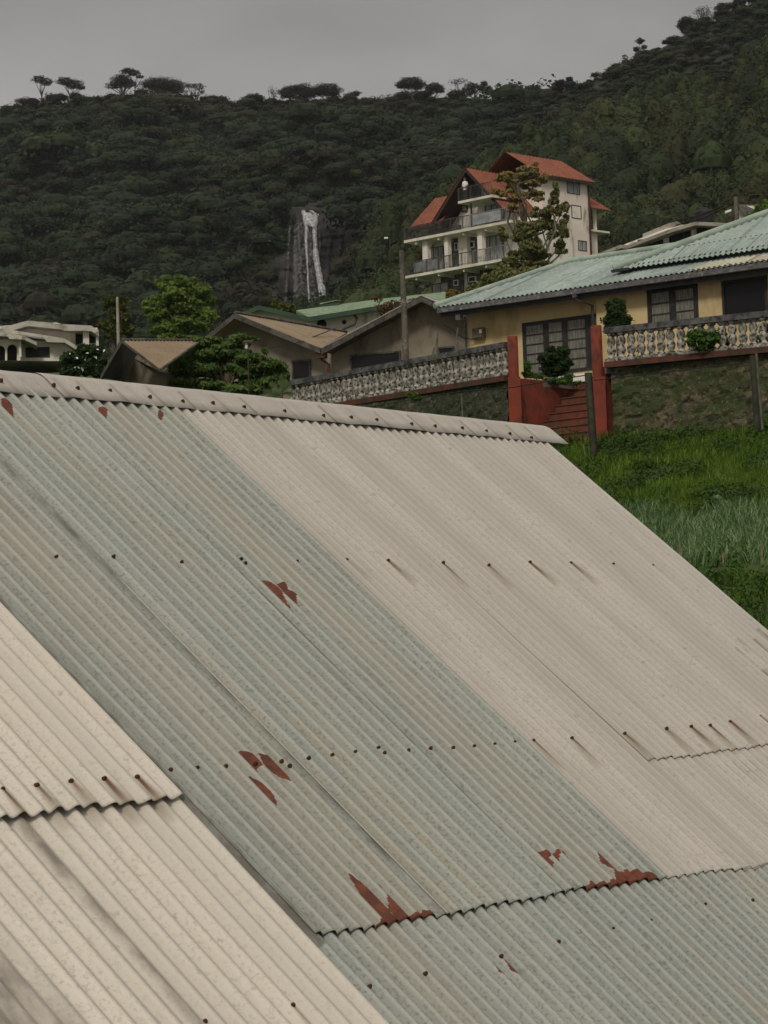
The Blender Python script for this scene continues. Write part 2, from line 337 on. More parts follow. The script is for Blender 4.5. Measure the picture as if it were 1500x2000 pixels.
def corr_poly(name, pts, mats, parent, pitch=0.076, amp=0.010, sub=6, edge=(0, 1), thick=0.012, mi=0, vs=1):
    """corrugated sheet over a planar convex polygon, corrugations run at right angles to the given edge"""
    pts = [Vector(p) for p in pts]; eu = (pts[edge[1]]-pts[edge[0]]).normalized()
    n = Vector((0, 0, 0))
    for i in range(len(pts)):
        n += (pts[i]-pts[0]).cross(pts[(i+1) % len(pts)]-pts[0])
    n.normalize()
    if n.z < 0: n = -n
    ev = n.cross(eu).normalized(); o = pts[edge[0]]
    q = [((p-o).dot(eu), (p-o).dot(ev)) for p in pts]
    u0 = min(a for a, b in q); u1 = max(a for a, b in q)
    k = max(6, int((u1-u0)/pitch*sub)); V = []; Fc = []
    for i in range(k+1):
        u = u0+(u1-u0)*i/k; u = min(max(u, u0+1e-5), u1-1e-5); vv = []
        for j in range(len(q)):
            a, b = q[j], q[(j+1) % len(q)]
            if (a[0]-u)*(b[0]-u) < 0: vv.append(a[1]+(b[1]-a[1])*(u-a[0])/(b[0]-a[0]))
        lo, hi = (min(vv), max(vv)) if vv else (0, 0)
        h = amp*math.cos(2*math.pi*u/pitch)
        for t in range(vs+1):
            V.append(o+eu*u+ev*(lo+(hi-lo)*t/vs)+n*h)
    m = vs+1
    for i in range(k):
        for t in range(vs): Fc.append((i*m+t, (i+1)*m+t, (i+1)*m+t+1, i*m+t+1))
    nv = len(V); V2 = [p-n*thick for p in V]; V += V2
    F2 = [tuple(nv+x for x in f[::-1]) for f in Fc]
    F3 = []
    for i in range(k):
        F3.append((i*m, nv+i*m, nv+(i+1)*m, (i+1)*m)); F3.append((i*m+vs, (i+1)*m+vs, nv+(i+1)*m+vs, nv+i*m+vs))
    F3.append((0, vs, nv+vs, nv)) if vs == 1 else None
    mb = MB(); mb.add(V, Fc+F2+F3, mi)
    o_ = mb.build(name, mats, parent)
    rs_ = random.Random(len(V)); tones = [rs_.random() for _ in range(400)]; tv = []
    for i in range(k+1):
        u = (u1-u0)*i/k; f_ = (u/.82) % 1.0; tn = tones[int(u/.82) % 400]; tn = .45+.5*tn if f_ > .05 else 0
        tv += [tn]*(vs+1)
    at_ = o_.data.attributes.new('stone', 'FLOAT', 'POINT'); at_.data.foreach_set('value', np.array(tv+tv, dtype=np.float32))
    return o_

def window(fr, parent, r, d=0.0, frame=0.05, depth=0.10, mull=0, trans=0, fm='darkwood', gm='glass', cm=None, name='window', proud=0.035):
    """r=(s0,s1,z0,z1) on the facade at depth d; real frame bars, recessed pane"""
    s0, s1, z0, z1 = r; mb = MB()
    fr.box(mb, s0, s0+frame, d-proud, d+depth, z0, z1); fr.box(mb, s1-frame, s1, d-proud, d+depth, z0, z1)
    fr.box(mb, s0+frame, s1-frame, d-proud, d+depth, z1-frame, z1); fr.box(mb, s0+frame, s1-frame, d-proud, d+depth, z0, z0+frame)
    w = (s1-s0-2*frame); h = z1-z0-2*frame
    for i in range(mull):
        c = s0+frame+w*(i+1)/(mull+1); fr.box(mb, c-frame*0.45, c+frame*0.45, d-proud+0.01, d+depth*0.6, z0+frame, z1-frame)
    for i in range(trans):
        c = z0+frame+h*(i+1)/(trans+1); fr.box(mb, s0+frame, s1-frame, d-proud+0.017, d+depth*0.5, c-frame*0.3, c+frame*0.3)
    w_ = mb.build(name, M[fm], parent)
    g = MB(); fr.box(g, s0+frame*0.7, s1-frame*0.7, d-0.006, d+0.02, z0+frame*0.7, z1-frame*0.7)
    g.build('pane', M[gm], w_)
    return w_

# ------------------------------------------------------------------ foliage generators
def leaf_cloud(blobs, n, size, seed, flat=0.0, shell=0.55, aspect=1.6, up=0.3):
    """leaf quads through the volume of ellipsoids (cx,cy,cz,rx,ry,rz); vectorised"""
    g = np.random.default_rng(seed); B = np.array([list(b) for b in blobs], dtype=float)
    wgt = (B[:, 3]*B[:, 4]*B[:, 5])**(2/3); idx = g.choice(len(B), n, p=wgt/wgt.sum())
    d = g.normal(size=(n, 3)); d /= np.linalg.norm(d, axis=1)[:, None]
    # lumpy radius
    ph = g.uniform(0, 6.28, (len(B), 6))
    lump = 1+0.24*np.sin(4*d[:, 0]+ph[idx, 0])*np.sin(5*d[:, 2]+ph[idx, 1])+0.16*np.sin(9*d[:, 1]+ph[idx, 2])*np.sin(8*d[:, 2]+ph[idx, 3])
    r = (shell+(1.06-shell)*g.random(n)**0.55)*lump
    r = np.where(g.random(n) < .05, r*g.uniform(1.05, 1.3, n), r)
    C = B[idx, :3]+d*B[idx, 3:6]*r[:, None]
    nrm = d+g.normal(size=(n, 3))*0.55; nrm[:, 2] += up
    nrm /= np.linalg.norm(nrm, axis=1)[:, None]
    t = np.cross(nrm, g.normal(size=(n, 3))); t /= np.linalg.norm(t, axis=1)[:, None]; b2 = np.cross(nrm, t)
    s = size*g.uniform(0.6, 1.35, n)[:, None]
    V = np.stack([C-t*s*aspect*0.5, C-b2*s*0.42, C+t*s*aspect*0.5, C+b2*s*0.42], axis=1)
    V[:, 0] += nrm*s*-0.15; V[:, 2] += nrm*s*-0.15
    Fa = np.arange(n*4).reshape(n, 4)
    return V.reshape(-1, 3), Fa

def limbs(mb, base, tip, r0, targets, seed=0, wob=0.12, n=7):
    rg = random.Random(seed); base, tip = Vector(base), Vector(tip); L = (tip-base).length
    pts = [base+(tip-base)*t+Vector((rg.uniform(-1, 1), rg.uniform(-1, 1), 0))*wob*L*0.25*(0 if t in (0,) else 1) for t in (0, .3, .6, 1)]
    mb.tube(pts, [r0, r0*.82, r0*.68, r0*.5], n)
    for i, t in enumerate(targets):
        t = Vector(t); k = 1+(i % 3); s = pts[k]
        mid = s+(t-s)*0.5+Vector((rg.uniform(-1, 1), rg.uniform(-1, 1), rg.uniform(-.5, .3)))*wob*(t-s).length
        mb.tube([s, mid, t], [r0*.42, r0*.28, r0*.10], 5)

def tree(name, label, base, blobs, n, size, lm, tm='bark', r0=0.15, cat='tree', group=None, seed=1, trunk=True, shell=0.5, tip=None, wob=0.12, aspect=1.6, frag=0):
    root = thing(name, base, label, cat, group)
    if trunk:
        cx = sum(b[0] for b in blobs)/len(blobs); cy = sum(b[1] for b in blobs)/len(blobs); cz = sum(b[2] for b in blobs)/len(blobs)
        mb = MB(); limbs(mb, base, tip or (cx, cy, cz), r0, [Vector(b[:3])+Vector((0, 0, b[5]*0.2)) for b in blobs], seed, wob)
        mb.build('trunk', M[tm], root)
    if frag:        # break every lobe into smaller uneven clumps with gaps between them
        rg = random.Random(seed*7+1); fb = []
        for (x_, y_, z_, a_, b_, c_) in blobs:
            for _ in range(frag):
                q = Vector((rg.gauss(0, 1), rg.gauss(0, 1), rg.gauss(0, 1))).normalized()*rg.uniform(.45, .95); s_ = rg.uniform(.22, .5)
                fb.append((x_+q.x*a_, y_+q.y*b_, z_+q.z*c_, a_*s_*1.15, b_*s_*1.15, c_*s_*.8))
        blobs = fb
    V, Fa = leaf_cloud(blobs, n, size, seed, shell=shell, aspect=aspect)
    np_mesh('crown', V, Fa, M[lm], root)
    return root
def pblobs(lst, Y, depth=1.0):
    """(px,py,rx_px,ry_px[,dY]) -> world ellipsoids at distance Y"""
    out = []
    for q in lst:
        dY = q[4] if len(q) > 4 else 0
        p = P(q[0], q[1], Y+dY); k = (Y+dY)/F; out.append((p.x, p.y, p.z, q[2]*k, (q[2]+q[3])/2*k*depth, q[3]*k))
    return out

# ================================================================== TERRAIN
def lerp_tab(t, x):
    if x <= t[0][0]: return t[0][1]
    for (a, b), (c, d) in zip(t, t[1:]):
        if x <= c: return b+(d-b)*(x-a)/(c-a)
    return t[-1][1]
WALL = [(-40, 112), (-10, 74), (X_of(573, 64.7), 64.7), (X_of(990, 57.9), 57.9), (X_of(1180, 56), 56), (X_of(1500, 53.9), 53.9), (40, 35)]
def wallY(x): return lerp_tab(WALL, x)
LEFT = [(0, -5), (15, -4.5), (30, -0.5), (45, 2.4), (60, 4.2), (68, 5.2), (88, 10.4), (100, 11.3), (178, 19.5), (300, 30), (420, 40)]
RIGHT = [(0, -5), (14, -4.5), (24, -2.5), (33, -0.6), (36.5, 0.35), (41.5, 1.15), (45.5, 2.1), (47.5, 2.4), (51.5, 3.7), (54.6, 4.40), (57.9, 4.4), (58.9, 5.9), (76, 6.1), (178, 24.5), (300, 33), (420, 42)]
TERR_Z = 6.2
def ground_z(x, y):
    k = min(max((x/max(y, 1)*F+200)/250, 0), 1)       # 0 left, 1 right of the stair wall
    yr = y+(55.0-wallY(x))*min(max((92-y)/24, 0), 1)
    a = lerp_tab(LEFT, y); b = lerp_tab(RIGHT, yr)
    n = mn.noise(Vector((x*0.35, y*0.35, 0)))*0.12+mn.noise(Vector((x*1.3, y*1.3, 3)))*0.05
    return a*(1-k)+b*k+n
xs = [-260+i*8 for i in range(20)]+[-100+i*2 for i in range(35)]+[-30+i*0.6 for i in range(100)]+[30+i*3 for i in range(24)]+[102+i*9 for i in range(20)]
ys = [-12+i*3 for i in range(12)]+[24+i*0.5 for i in range(112)]+[80+i*5 for i in range(24)]+[200+i*15 for i in range(15)]
V = [(x, y, ground_z(x, y)) for y in ys for x in xs]; nx = len(xs)
Fa = np.array([(j*nx+i, j*nx+i+1, (j+1)*nx+i+1, (j+1)*nx+i) for j in range(len(ys)-1) for i in range(nx-1)])
tag(np_mesh('ground', V, Fa, M['ground'], smooth=True), kind='structure')

# hills: far left hill and nearer right spur. heights given as skyline angles at a real distance
HR = [(-300, 300), (-100, 245), (0, 222), (60, 208), (100, 197), (190, 190), (300, 186), (380, 192), (500, 202), (620, 200), (800, 194), (1000, 194), (1100, 190), (1300, 205), (1900, 240)]
SR = [(480, 800), (600, 740), (680, 650), (715, 560), (742, 470), (780, 385), (830, 332), (870, 288), (950, 258), (1050, 212), (1100, 170), (1150, 153), (1200, 132), (1250, 107), (1300, 82), (1340, 58), (1400, 33), (1450, 8), (1500, -18), (1700, -95), (2100, -160)]
def ctab(tab):
    out = []
    for (a, b), (c, d) in zip(tab, tab[1:]):
        for k in range(4):
            q = P(a+(c-a)*k/4, b+(d-b)*k/4, 1.0); out.append((q.x, q.z))
    q = P(tab[-1][0], tab[-1][1], 1.0); out.append((q.x, q.z)); return out
HL = dict(tab=ctab([(a, b+9) for a, b in HR]), Y0=430.0, Y1=760.0, s0=0.104, b=1.15, amp=14)
HS = dict(tab=ctab([(a, b+8) for a, b in SR]), Y0=330.0, Y1=600.0, s0=0.106, b=0.95, amp=8)
def hill_z(H, x, Y):
    st = lerp_tab(H['tab'], x/Y); t = (Y-H['Y0'])/(H['Y1']-H['Y0'])
    zf = H['s0']*H['Y0']; zr = st*H['Y1']
    if t <= 1:
        z = zf+(zr-zf)*(max(t, 0)**H['b'])
        if H is HL and 440 < Y < 700:        # the rock step that carries the waterfall
            c = x/Y*F+750; w = min(max((c-455)/45, 0), 1)*min(max((790-c)/45, 0), 1)
            w *= w*(3-2*w)
            zc = lerp_tab([(440, 49.2), (500, 68.0), (531, 95.5), (560, 98), (640, 125), (700, 148)], Y); z = z*(1-w)+zc*w
    else: z = zr-(t-1)*(H['Y1']-H['Y0'])*0.5
    tt = min(max(t, 0), 1)
    z += mn.noise(Vector((x*0.03, Y*0.03, 7)))*H['amp']*tt*(1-tt)*4
    return z
def make_hill(H, c0, c1, nc):
    V = []; ts = [i/44 for i in range(45)]+[1.1, 1.3, 1.8]
    for t in ts:
        Y = H['Y0']+(H['Y1']-H['Y0'])*t
        for i in range(nc+1):
            c = c0+(c1-c0)*i/nc; V.append((c*Y, Y, hill_z(H, c*Y, Y)))
    n = nc+1
    Fa = np.array([(j*n+i, j*n+i+1, (j+1)*n+i+1, (j+1)*n+i) for j in range(len(ts)-1) for i in range(nc)])
    return tag(np_mesh('hills', V, Fa, M['hill'], smooth=True), kind='structure')
make_hill(HL, -0.27, 0.30, 130); make_hill(HS, -0.055, 0.30, 90)

# wet cliff with the waterfall
def cliff_in(px, py):
    n = mn.noise(Vector((px*0.02, py*0.02, 1)))*16+mn.noise(Vector((px*0.07, py*0.07, 5)))*7
    l = lerp_tab([(395, 580), (430, 566), (490, 556), (520, 530), (640, 512)], py)
    r = lerp_tab([(395, 640), (425, 700), (450, 690), (500, 672), (560, 668), (640, 672)], py)
    top = lerp_tab([(480, 505), (545, 490), (562, 412), (625, 408), (650, 420), (740, 418)], px)
    return min(px-l, r-px, (py-top)*0.9)+n*0.7
def cliffY(py): return 496.5+max(611-py, -20)*0.152
V = []; pxs = list(range(440, 801, 3)); pys = list(range(380, 661, 4))
for py in pys:
    for px in pxs:
        m = min(max(cliff_in(px, py)/14, -1), 1)
        Yc = cliffY(py)+(1-m)*4
        Yc += mn.noise(Vector((px*0.05, py*0.012, 2)))*5+mn.noise(Vector((px*0.16, py*0.03, 9)))*2.2+mn.noise(Vector((px*0.02, py*0.16, 4)))*1.6
        V.append(tuple(P(px, py, Yc)))
n = len(pxs)
Fa = np.array([(j*n+i, (j+1)*n+i, (j+1)*n+i+1, j*n+i+1) for j in range(len(pys)-1) for i in range(n-1)])
# only the exposed rock, edges bedded behind the trees
keep = [all(cliff_in(pxs[k % n], pys[k//n]) > -12 for k in f) for f in Fa]
tag(np_mesh('cliff', V, Fa[np.array(keep)], M['cliff'], smooth=True), kind='structure')
def strand(name, path, mi, parent, Y=541.0):
    """ribbon of falling water following the rock: (px, py, halfwidth_px)"""
    vs = []; fs = []; pts = []
    for a, b in zip(path, path[1:]):
        for k in range(6):
            t = k/6; pts.append([a[j]+(b[j]-a[j])*t for j in range(3)])
    pts.append(list(path[-1]))
    for i, (x, y, w) in enumerate(pts):
        w *= 1+0.35*mn.noise(Vector((y*0.12, x, 3)))
        x += 1.5*mn.noise(Vector((y*0.08, x*0.3, 8)))
        for k in range(5):
            a = -1+k/2; d = cliffY(y)-5.5-1.2*(1-a*a)+(Y-541)
            vs.append(P(x+a*w, y, d))
    fs = [(i*5+k, (i+1)*5+k, (i+1)*5+k+1, i*5+k+1) for i in range(len(pts)-1) for k in range(4)]
    mb = MB(); mb.add(vs, fs, 0, True); return mb.build(name, M[mi], parent)
wf = thing('waterfall', P(610, 600, 495), 'thin white waterfall dropping down the dark wet cliff on the far hillside', 'waterfall')
strand('cascade', [(606, 411, 4), (617, 418, 6), (614, 440, 5), (616, 480, 4), (617, 505, 6), (622, 530, 6), (628, 560, 7), (631, 590, 7), (630, 612, 6)], 'water', wf)
strand('cascade', [(592, 410, 4), (597, 425, 6), (599, 445, 4), (598, 480, 3), (601, 520, 2), (604, 590, 2)], 'water', wf)
strand('cascade', [(600, 415, 8), (606, 432, 9), (611, 442, 6)], 'water', wf, 540)
strand('veil', [(592, 430, 14), (590, 480, 16), (590, 540, 18), (592, 608, 20)], 'thinwater', wf, 543)
strand('thin_stream', [(567, 432, 3), (565, 470, 3), (562, 520, 3), (558, 600, 3)], 'thinwater', wf)
strand('thin_stream', [(581, 430, 3), (586, 500, 3), (591, 600, 4)], 'thinwater', wf)
strand('thin_stream', [(622, 432, 2), (625, 470, 2), (625, 500, 1.5)], 'thinwater', wf)
strand('thin_stream', [(575, 450, 4), (578, 520, 5), (582, 605, 5)], 'thinwater', wf)
strand('thin_stream', [(606, 445, 5), (609, 520, 6), (615, 605, 7)], 'thinwater', wf)

# far wood covering the hills: one mass of crowns
def crown_proto(kind, seed):
    g = random.Random(seed)
    if kind == 0:      # rounded eucalyptus domes
        bl = [(0, 0, 0, 1, 1, .8), (g.uniform(-.3, .3), g.uniform(-.3, .3), .35, .6, .6, .5), (g.uniform(-.6, .6), g.uniform(-.6, .6), -.3, .6, .6, .5)]
    elif kind == 3:    # tall upright crowns
        bl = [(0, 0, .2, .62, .62, 1.15), (g.uniform(-.3, .3), g.uniform(-.3, .3), .9, .45, .45, .6), (g.uniform(-.4, .4), g.uniform(-.4, .4), -.5, .5, .5, .6)]
    elif kind == 1:    # broad, layered
        bl = [(g.uniform(-.6, .6), g.uniform(-.6, .6), g.uniform(-.3, .35), g.uniform(.5, .8), g.uniform(.5, .8), g.uniform(.28, .45)) for _ in range(4)]
    else:              # bush mass
        bl = [(g.uniform(-.8, .8), g.uniform(-.8, .8), g.uniform(-.2, .2), .6, .6, .4) for _ in range(4)]
    V, Fa = leaf_cloud(bl, 480, 0.135, seed, shell=0.80, aspect=1.3, up=0.9)
    for (cx, cy, cz, rx, ry, rz) in bl[:3]:      # solid heart of the crown
        q = []
        for i in range(4):
            for j in range(8):
                for (a, b) in ((i, j), (i, j+1), (i+1, j+1), (i+1, j)):
                    th = math.pi*0.62*a/4; p_ = 2*math.pi*b/8; rr = .84
                    q.append((cx+rx*rr*math.sin(th)*math.cos(p_), cy+ry*rr*math.sin(th)*math.sin(p_), cz+rz*rr*math.cos(th)))
        V = np.concatenate([V, np.array(q)])
    return V
PRO = {k: [crown_proto(k, 50+k*9+i) for i in range(5)] for k in (0, 1, 2, 3)}
pal = {'L': [(0.024, 0.040, 0.018), (0.026, 0.040, 0.024), (0.030, 0.044, 0.018), (0.022, 0.034, 0.021), (0.024, 0.038, 0.022), (0.048, 0.036, 0.022), (0.045, 0.060, 0.020)],
       'R': [(0.058, 0.075, 0.022), (0.040, 0.060, 0.018), (0.072, 0.082, 0.026), (0.030, 0.045, 0.018), (0.058, 0.056, 0.022), (0.028, 0.040, 0.018)],
       'T': [(0.030, 0.034, 0.018), (0.038, 0.040, 0.020), (0.030, 0.040, 0.018), (0.045, 0.036, 0.022)]}
allV = []; allC = []
def add_crowns(H, c0, c1, sp, rfun, kfun):
    Y = H['Y0']+4
    while Y < H['Y1']+6:
        x = c0*Y
        while x < c1*Y:
            xx = x+rnd.uniform(-.45, .45)*sp; yy = Y+rnd.uniform(-.45, .45)*sp; x += sp
            c = xx/yy; t = (yy-H['Y0'])/(H['Y1']-H['Y0'])
            z = hill_z(H, xx, yy)
            q = Vector((xx, yy, z)); v = CM.transposed() @ q
            px = 750-v.x/v.z*F; py = 1000+v.y/v.z*F
            if px < -380 or px > 1880 or py > 720 or py < -160: continue
            k = kfun(px, py, t)
            if k is None: continue
            kind, pl, r, hh = k
            if H is HL and 470 < yy < 560 and (cliff_in(px, py) > -4 or cliff_in(px, py-14) > 6): continue
            r *= rnd.uniform(.55, 1.45); Vp = PRO[kind][rnd.randrange(5)]
            a = rnd.uniform(0, 6.28); ca, sa = math.cos(a), math.sin(a)
            Rm = np.array([[ca, -sa, 0], [sa, ca, 0], [0, 0, 1]])
            W = (Vp @ Rm.T)*np.array([r, r, r*hh])+np.array([xx, yy, z+r*hh*0.45+(r*1.2 if kind in (0, 3) else 0)])
            col = np.array(rnd.choice(pal[pl]))*(rnd.uniform(.48, .92) if pl != 'R' else rnd.uniform(.58, 1.08))
            allV.append(W); cc = np.ones((len(W), 4)); cc[:, :3] = col*(nr.uniform(.82, 1.2, len(W)//4).repeat(4)[:, None])*(1+.28*mn.noise(Vector((xx*.022, yy*.022, 4)))); allC.append(cc)
            if kind in (0, 3) and rnd.random() < 0.55:
                w = 0.12; h0 = z-1; h1 = z+r*1.7; yt = yy-r*0.8
                Q = np.array([[xx-w, yt, h0], [xx+w, yt-0.1, h0], [xx+w*.6, yt, h1], [xx-w*.6, yt+.1, h1]])
                allV.append(Q); cc = np.ones((4, 4)); cc[:, :3] = (0.14, 0.14, 0.11); allC.append(cc)
        Y += sp*0.95
def kL(px, py, t):
    n = mn.noise(Vector((px*0.012, py*0.016, 0)))
    if t > 0.9: return (2 if rnd.random() < .4 else 1, 'T', 3.4, .8)
    return ((1 if n > -0.1 else 2), 'L', 4.3+2.0*n if rnd.random() > .08 else 7.0, .95)
def kS(px, py, t):
    n = mn.noise(Vector((px*0.006, py*0.01, 5)))
    lim = 0.60+0.10*n
    if t > lim+0.03: 
        return (2, 'T', 1.9, .7) if rnd.random() < .8 else (1, 'L', 2.6, .9)
    return (0, 'R', 2.9+0.8*n, 1.3) if rnd.random() < .62 else (3, 'R', 2.6+0.6*n, 1.2)
add_crowns(HL, -0.21, 0.10, 4.7, None, kL)
add_crowns(HL, -0.072, -0.030, 2.4, None, lambda px, py, t: (2, 'L', 2.6, 1.0) if 0.12 < t < 0.42 else None)
add_crowns(HS, -0.06, 0.235, 3.9, None, kS)
AV = np.concatenate(allV); AC = np.concatenate(allC)
tag(np_mesh('forest', AV, np.arange(len(AV)).reshape(-1, 4), M['forest'], attrs={'tint': ('FLOAT_COLOR', AC)}), kind='stuff')
print('forest quads', len(AV)//4)

# ================================================================== RIDGE TREES (each its own)
def ridge_tree(label, blobs, root_px, Y, lm='ridgeleaf', n=700, size=0.42, r0=0.28, seed=1, tips=None, group='trees standing along the far ridge', name='ridge_tree', cat='tree', sparse=False):
    """umbrella trees: blobs in px, root at px on the ridge"""
    b = pblobs(blobs, Y, 1.0); base = P(root_px[0], root_px[1]+6, Y)
    root = thing(name, base, label, cat, group)
    mb = MB(); rg = random.Random(seed); k = Y/F
    top = Vector((sum(q[0] for q in b)/len(b), Y, min(q[2]-q[5]*0.4 for q in b)))
    fork = base+(top-base)*0.4+Vector((rg.uniform(-.5, .5), 0, 0))
    mb.tube([base, base+(fork-base)*.5+Vector((rg.uniform(-.3, .3), 0, 0)), fork], [r0, r0*.8, r0*.7], 6)
    for q in b:
        for j in range(3):
            t = Vector((q[0]+rg.uniform(-.75, .75)*q[3], q[1]+rg.uniform(-.6, .6)*q[4], q[2]-q[5]*rg.uniform(0.0, .4)))
            mid = fork+(t-fork)*0.5+Vector((rg.uniform(-.5, .5), rg.uniform(-.4, .4), rg.uniform(-.6, .2)))
            mb.tube([fork, mid, t], [r0*.5, r0*.33, r0*.12], 5)
            if sparse:
                for _ in range(3):
                    e = t+Vector((rg.uniform(-1, 1), rg.uniform(-1, 1), rg.uniform(-.3, 1)))*q[3]*0.45
                    mb.tube([mid+(t-mid)*rg.random(), e], [r0*.2, r0*.06], 4)
    mb.build('trunk', M['bark'], root)
    # crown with a flattish underside
    V, Fa = leaf_cloud(b, n*(2 if sparse else 4), size*.62, seed, shell=0.45, aspect=1.5, up=.6)
    np_mesh('crown', V, Fa, M[lm], root)
    return root
YR = 752; YS = 597
ridge_tree('small flat-topped tree at the far left end of the ridge', [(48, 197, 20, 6), (66, 196, 10, 5)], (50, 210), YR, n=420, seed=1)
ridge_tree('tall lean tree with a tilted crown, leftmost tall tree on the ridge', [(76, 154, 14, 7), (90, 160, 14, 7)], (76, 200), YR, n=460, seed=2, r0=.3)
ridge_tree('nearly bare twiggy tree just right of the leftmost tall ridge tree', [(93, 186, 12, 9), (106, 188, 8, 7)], (90, 203), YR, n=40, seed=3, r0=.22, sparse=True)
ridge_tree('single umbrella tree with a drooping right side, alone between two gaps on the ridge', [(127, 158, 17, 8), (145, 165, 18, 9), (160, 171, 7, 4)], (134, 190), YR, n=850, seed=4)
ridge_tree('highest ridge tree on the left with two stacked crowns', [(236, 158, 22, 9), (226, 167, 20, 6), (252, 163, 14, 9), (238, 151, 13, 7)], (240, 190), YR, n=1300, seed=5, r0=.4)
ridge_tree('thin dark crown poking out above the stacked ridge tree', [(250, 138, 15, 5), (262, 143, 13, 5), (273, 150, 8, 3)], (262, 182), YR+4, n=500, seed=6, r0=.2)
ridge_tree('very broad low dome tree on the left ridge', [(318, 166, 40, 15), (300, 163, 26, 9), (338, 172, 28, 13)], (318, 190), YR-1, n=2600, seed=7, r0=.5)
ridge_tree('small open tree with see-through branches right of the broad dome', [(372, 167, 12, 4), (386, 168, 14, 6), (394, 176, 6, 8)], (384, 192), YR, n=420, seed=8, sparse=True)
ridge_tree('low rounded tree alone on the bare stretch of ridge above the waterfall', [(494, 192, 21, 8)], (494, 202), YR, n=650, seed=9)
ridge_tree('spiky half-bare bush at the left end of the long ridge clump', [(530, 176, 9, 10), (537, 184, 8, 9)], (532, 196), YR, n=110, seed=10, r0=.15, sparse=True)
ridge_tree('left tree of the long dark clump on the ridge', [(560, 182, 17, 11), (574, 176, 16, 9)], (566, 200), YR, n=1100, seed=11)
ridge_tree('tallest middle tree of the long dark clump on the ridge', [(590, 172, 18, 9), (584, 183, 24, 12), (604, 182, 16, 11)], (588, 200), YR, n=1600, seed=12, r0=.35)
ridge_tree('right-hand domed tree of the long dark clump on the ridge', [(640, 174, 26, 12), (624, 177, 20, 11), (652, 181, 13, 8)], (640, 200), YR, n=1700, seed=13, r0=.35)
ridge_tree('low scrubby tree on the ridge between the two large clumps', [(684, 188, 13, 6), (694, 183, 11, 5)], (690, 197), YR, n=420, seed=14)
ridge_tree('bare forked stump tree on the ridge', [(746, 189, 7, 5), (762, 187, 10, 3)], (745, 198), YR, n=50, seed=15, r0=.2, sparse=True)
ridge_tree('large umbrella tree at the left of the right-hand ridge clump', [(802, 160, 26, 10), (788, 167, 16, 6), (815, 167, 16, 8)], (808, 195), YR, n=1500, seed=16, r0=.35)
ridge_tree('shorter umbrella tree beside the large umbrella tree', [(846, 170, 17, 8), (858, 176, 11, 6), (838, 180, 10, 6)], (845, 195), YR, n=900, seed=17)
ridge_tree('low dense tree filling the ridge under the large umbrella tree', [(790, 187, 22, 8), (828, 188, 12, 7)], (795, 196), YR+2, n=900, seed=18)
ridge_tree('wispy pale tree with see-through crown on the right ridge clump', [(890, 160, 15, 6), (902, 157, 12, 5)], (898, 190), YR, n=150, seed=19, r0=.2, sparse=True)
ridge_tree('dark lumpy tree right of the wispy tree', [(922, 168, 13, 7), (915, 178, 18, 8), (938, 172, 8, 6)], (922, 195), YR, n=900, seed=20)
ridge_tree('small two-headed tree on the ridge right of the lumpy tree', [(945, 163, 7, 5), (950, 176, 12, 9)], (948, 194), YR, n=520, seed=21)
ridge_tree('long low flat crown on the ridge before the hill rises', [(1000, 178, 26, 8), (980, 185, 18, 8), (1022, 182, 16, 8)], (1000, 195), YR, n=1500, seed=22)
ridge_tree('umbrella tree at the right end of the flat ridge', [(1043, 172, 14, 6), (1050, 178, 8, 8)], (1044, 192), YR, n=620, seed=23)
ridge_tree('bushy tree where the right hill starts to climb', [(1095, 162, 12, 6), (1112, 156, 7, 6)], (1100, 174), YS, n=600, seed=24, size=.36)
ridge_tree('lone thin tree with two tufts halfway up the right skyline', [(1250, 80, 8, 6), (1243, 96, 7, 5), (1258, 92, 6, 4)], (1248, 108), YS, n=330, seed=25, size=.34, r0=.2)
ridge_tree('tiny twiggy tree low on the right skyline', [(1220, 111, 7, 5)], (1220, 122), YS, n=60, seed=26, size=.34, r0=.12, sparse=True)
ridge_tree('dark bushy tree at the left end of the upper right skyline clump', [(1342, 42, 16, 9), (1333, 50, 11, 7)], (1342, 62), YS, n=900, seed=27, size=.36)
ridge_tree('half-bare tall tree in the upper right skyline clump', [(1372, 20, 17, 9), (1382, 32, 18, 9)], (1376, 50), YS, n=420, seed=28, size=.34, sparse=True)
ridge_tree('leafy tree second from the top right on the skyline', [(1412, 14, 16, 9), (1404, 26, 12, 6)], (1410, 34), YS, n=600, seed=29, size=.36)
ridge_tree('tree nearest the top right corner on the skyline', [(1446, 2, 14, 8), (1432, 10, 10, 6)], (1440, 20), YS, n=560, seed=30, size=.36)

# ================================================================== HOTEL
def rail_mb(fr, s0, s1, d0, d1, z, h, gap=0.13, top=True):
    """upright bar railing between two local points"""
    mb = MB(); a = fr.w(s0, d0, z); b = fr.w(s1, d1, z); L = (b-a).length; e = (b-a).normalized()
    up = Vector((0, 0, 1)); q = e.cross(up)
    mb.box((a+b)/2+up*h, e*(L/2), q*0.03, up*0.03)
    mb.box((a+b)/2+up*0.12, e*(L/2), q*0.015, up*0.015)
    n = max(2, int(L/gap))
    for i in range(n+1):
        p = a+e*(L*i/n); t = 0.03 if i % 9 == 0 else 0.012
        mb.box(p+up*(h/2), e*t, q*t, up*(h/2-0.02))
    return mb
H = Frame(797, 470, 180, -44)
root = thing('hotel', H.w(3, 2, H.sz(797, 590)[1]), 'white five-storey hotel with red tiled roofs and long balconies on the slope', 'hotel')
hs = lambda px, py, d=0.0: H.sz(px, py, d)
Wd = 10.6                                  # facade width
zA = (hs(797, 470)[1]+hs(990, 433)[1])/2    # upper balcony edge
zB = (hs(797, 541)[1]+hs(985, 506)[1])/2    # lower balcony edge
zTop = hs(917, 330, 1)[1]
zG = zB-3.4
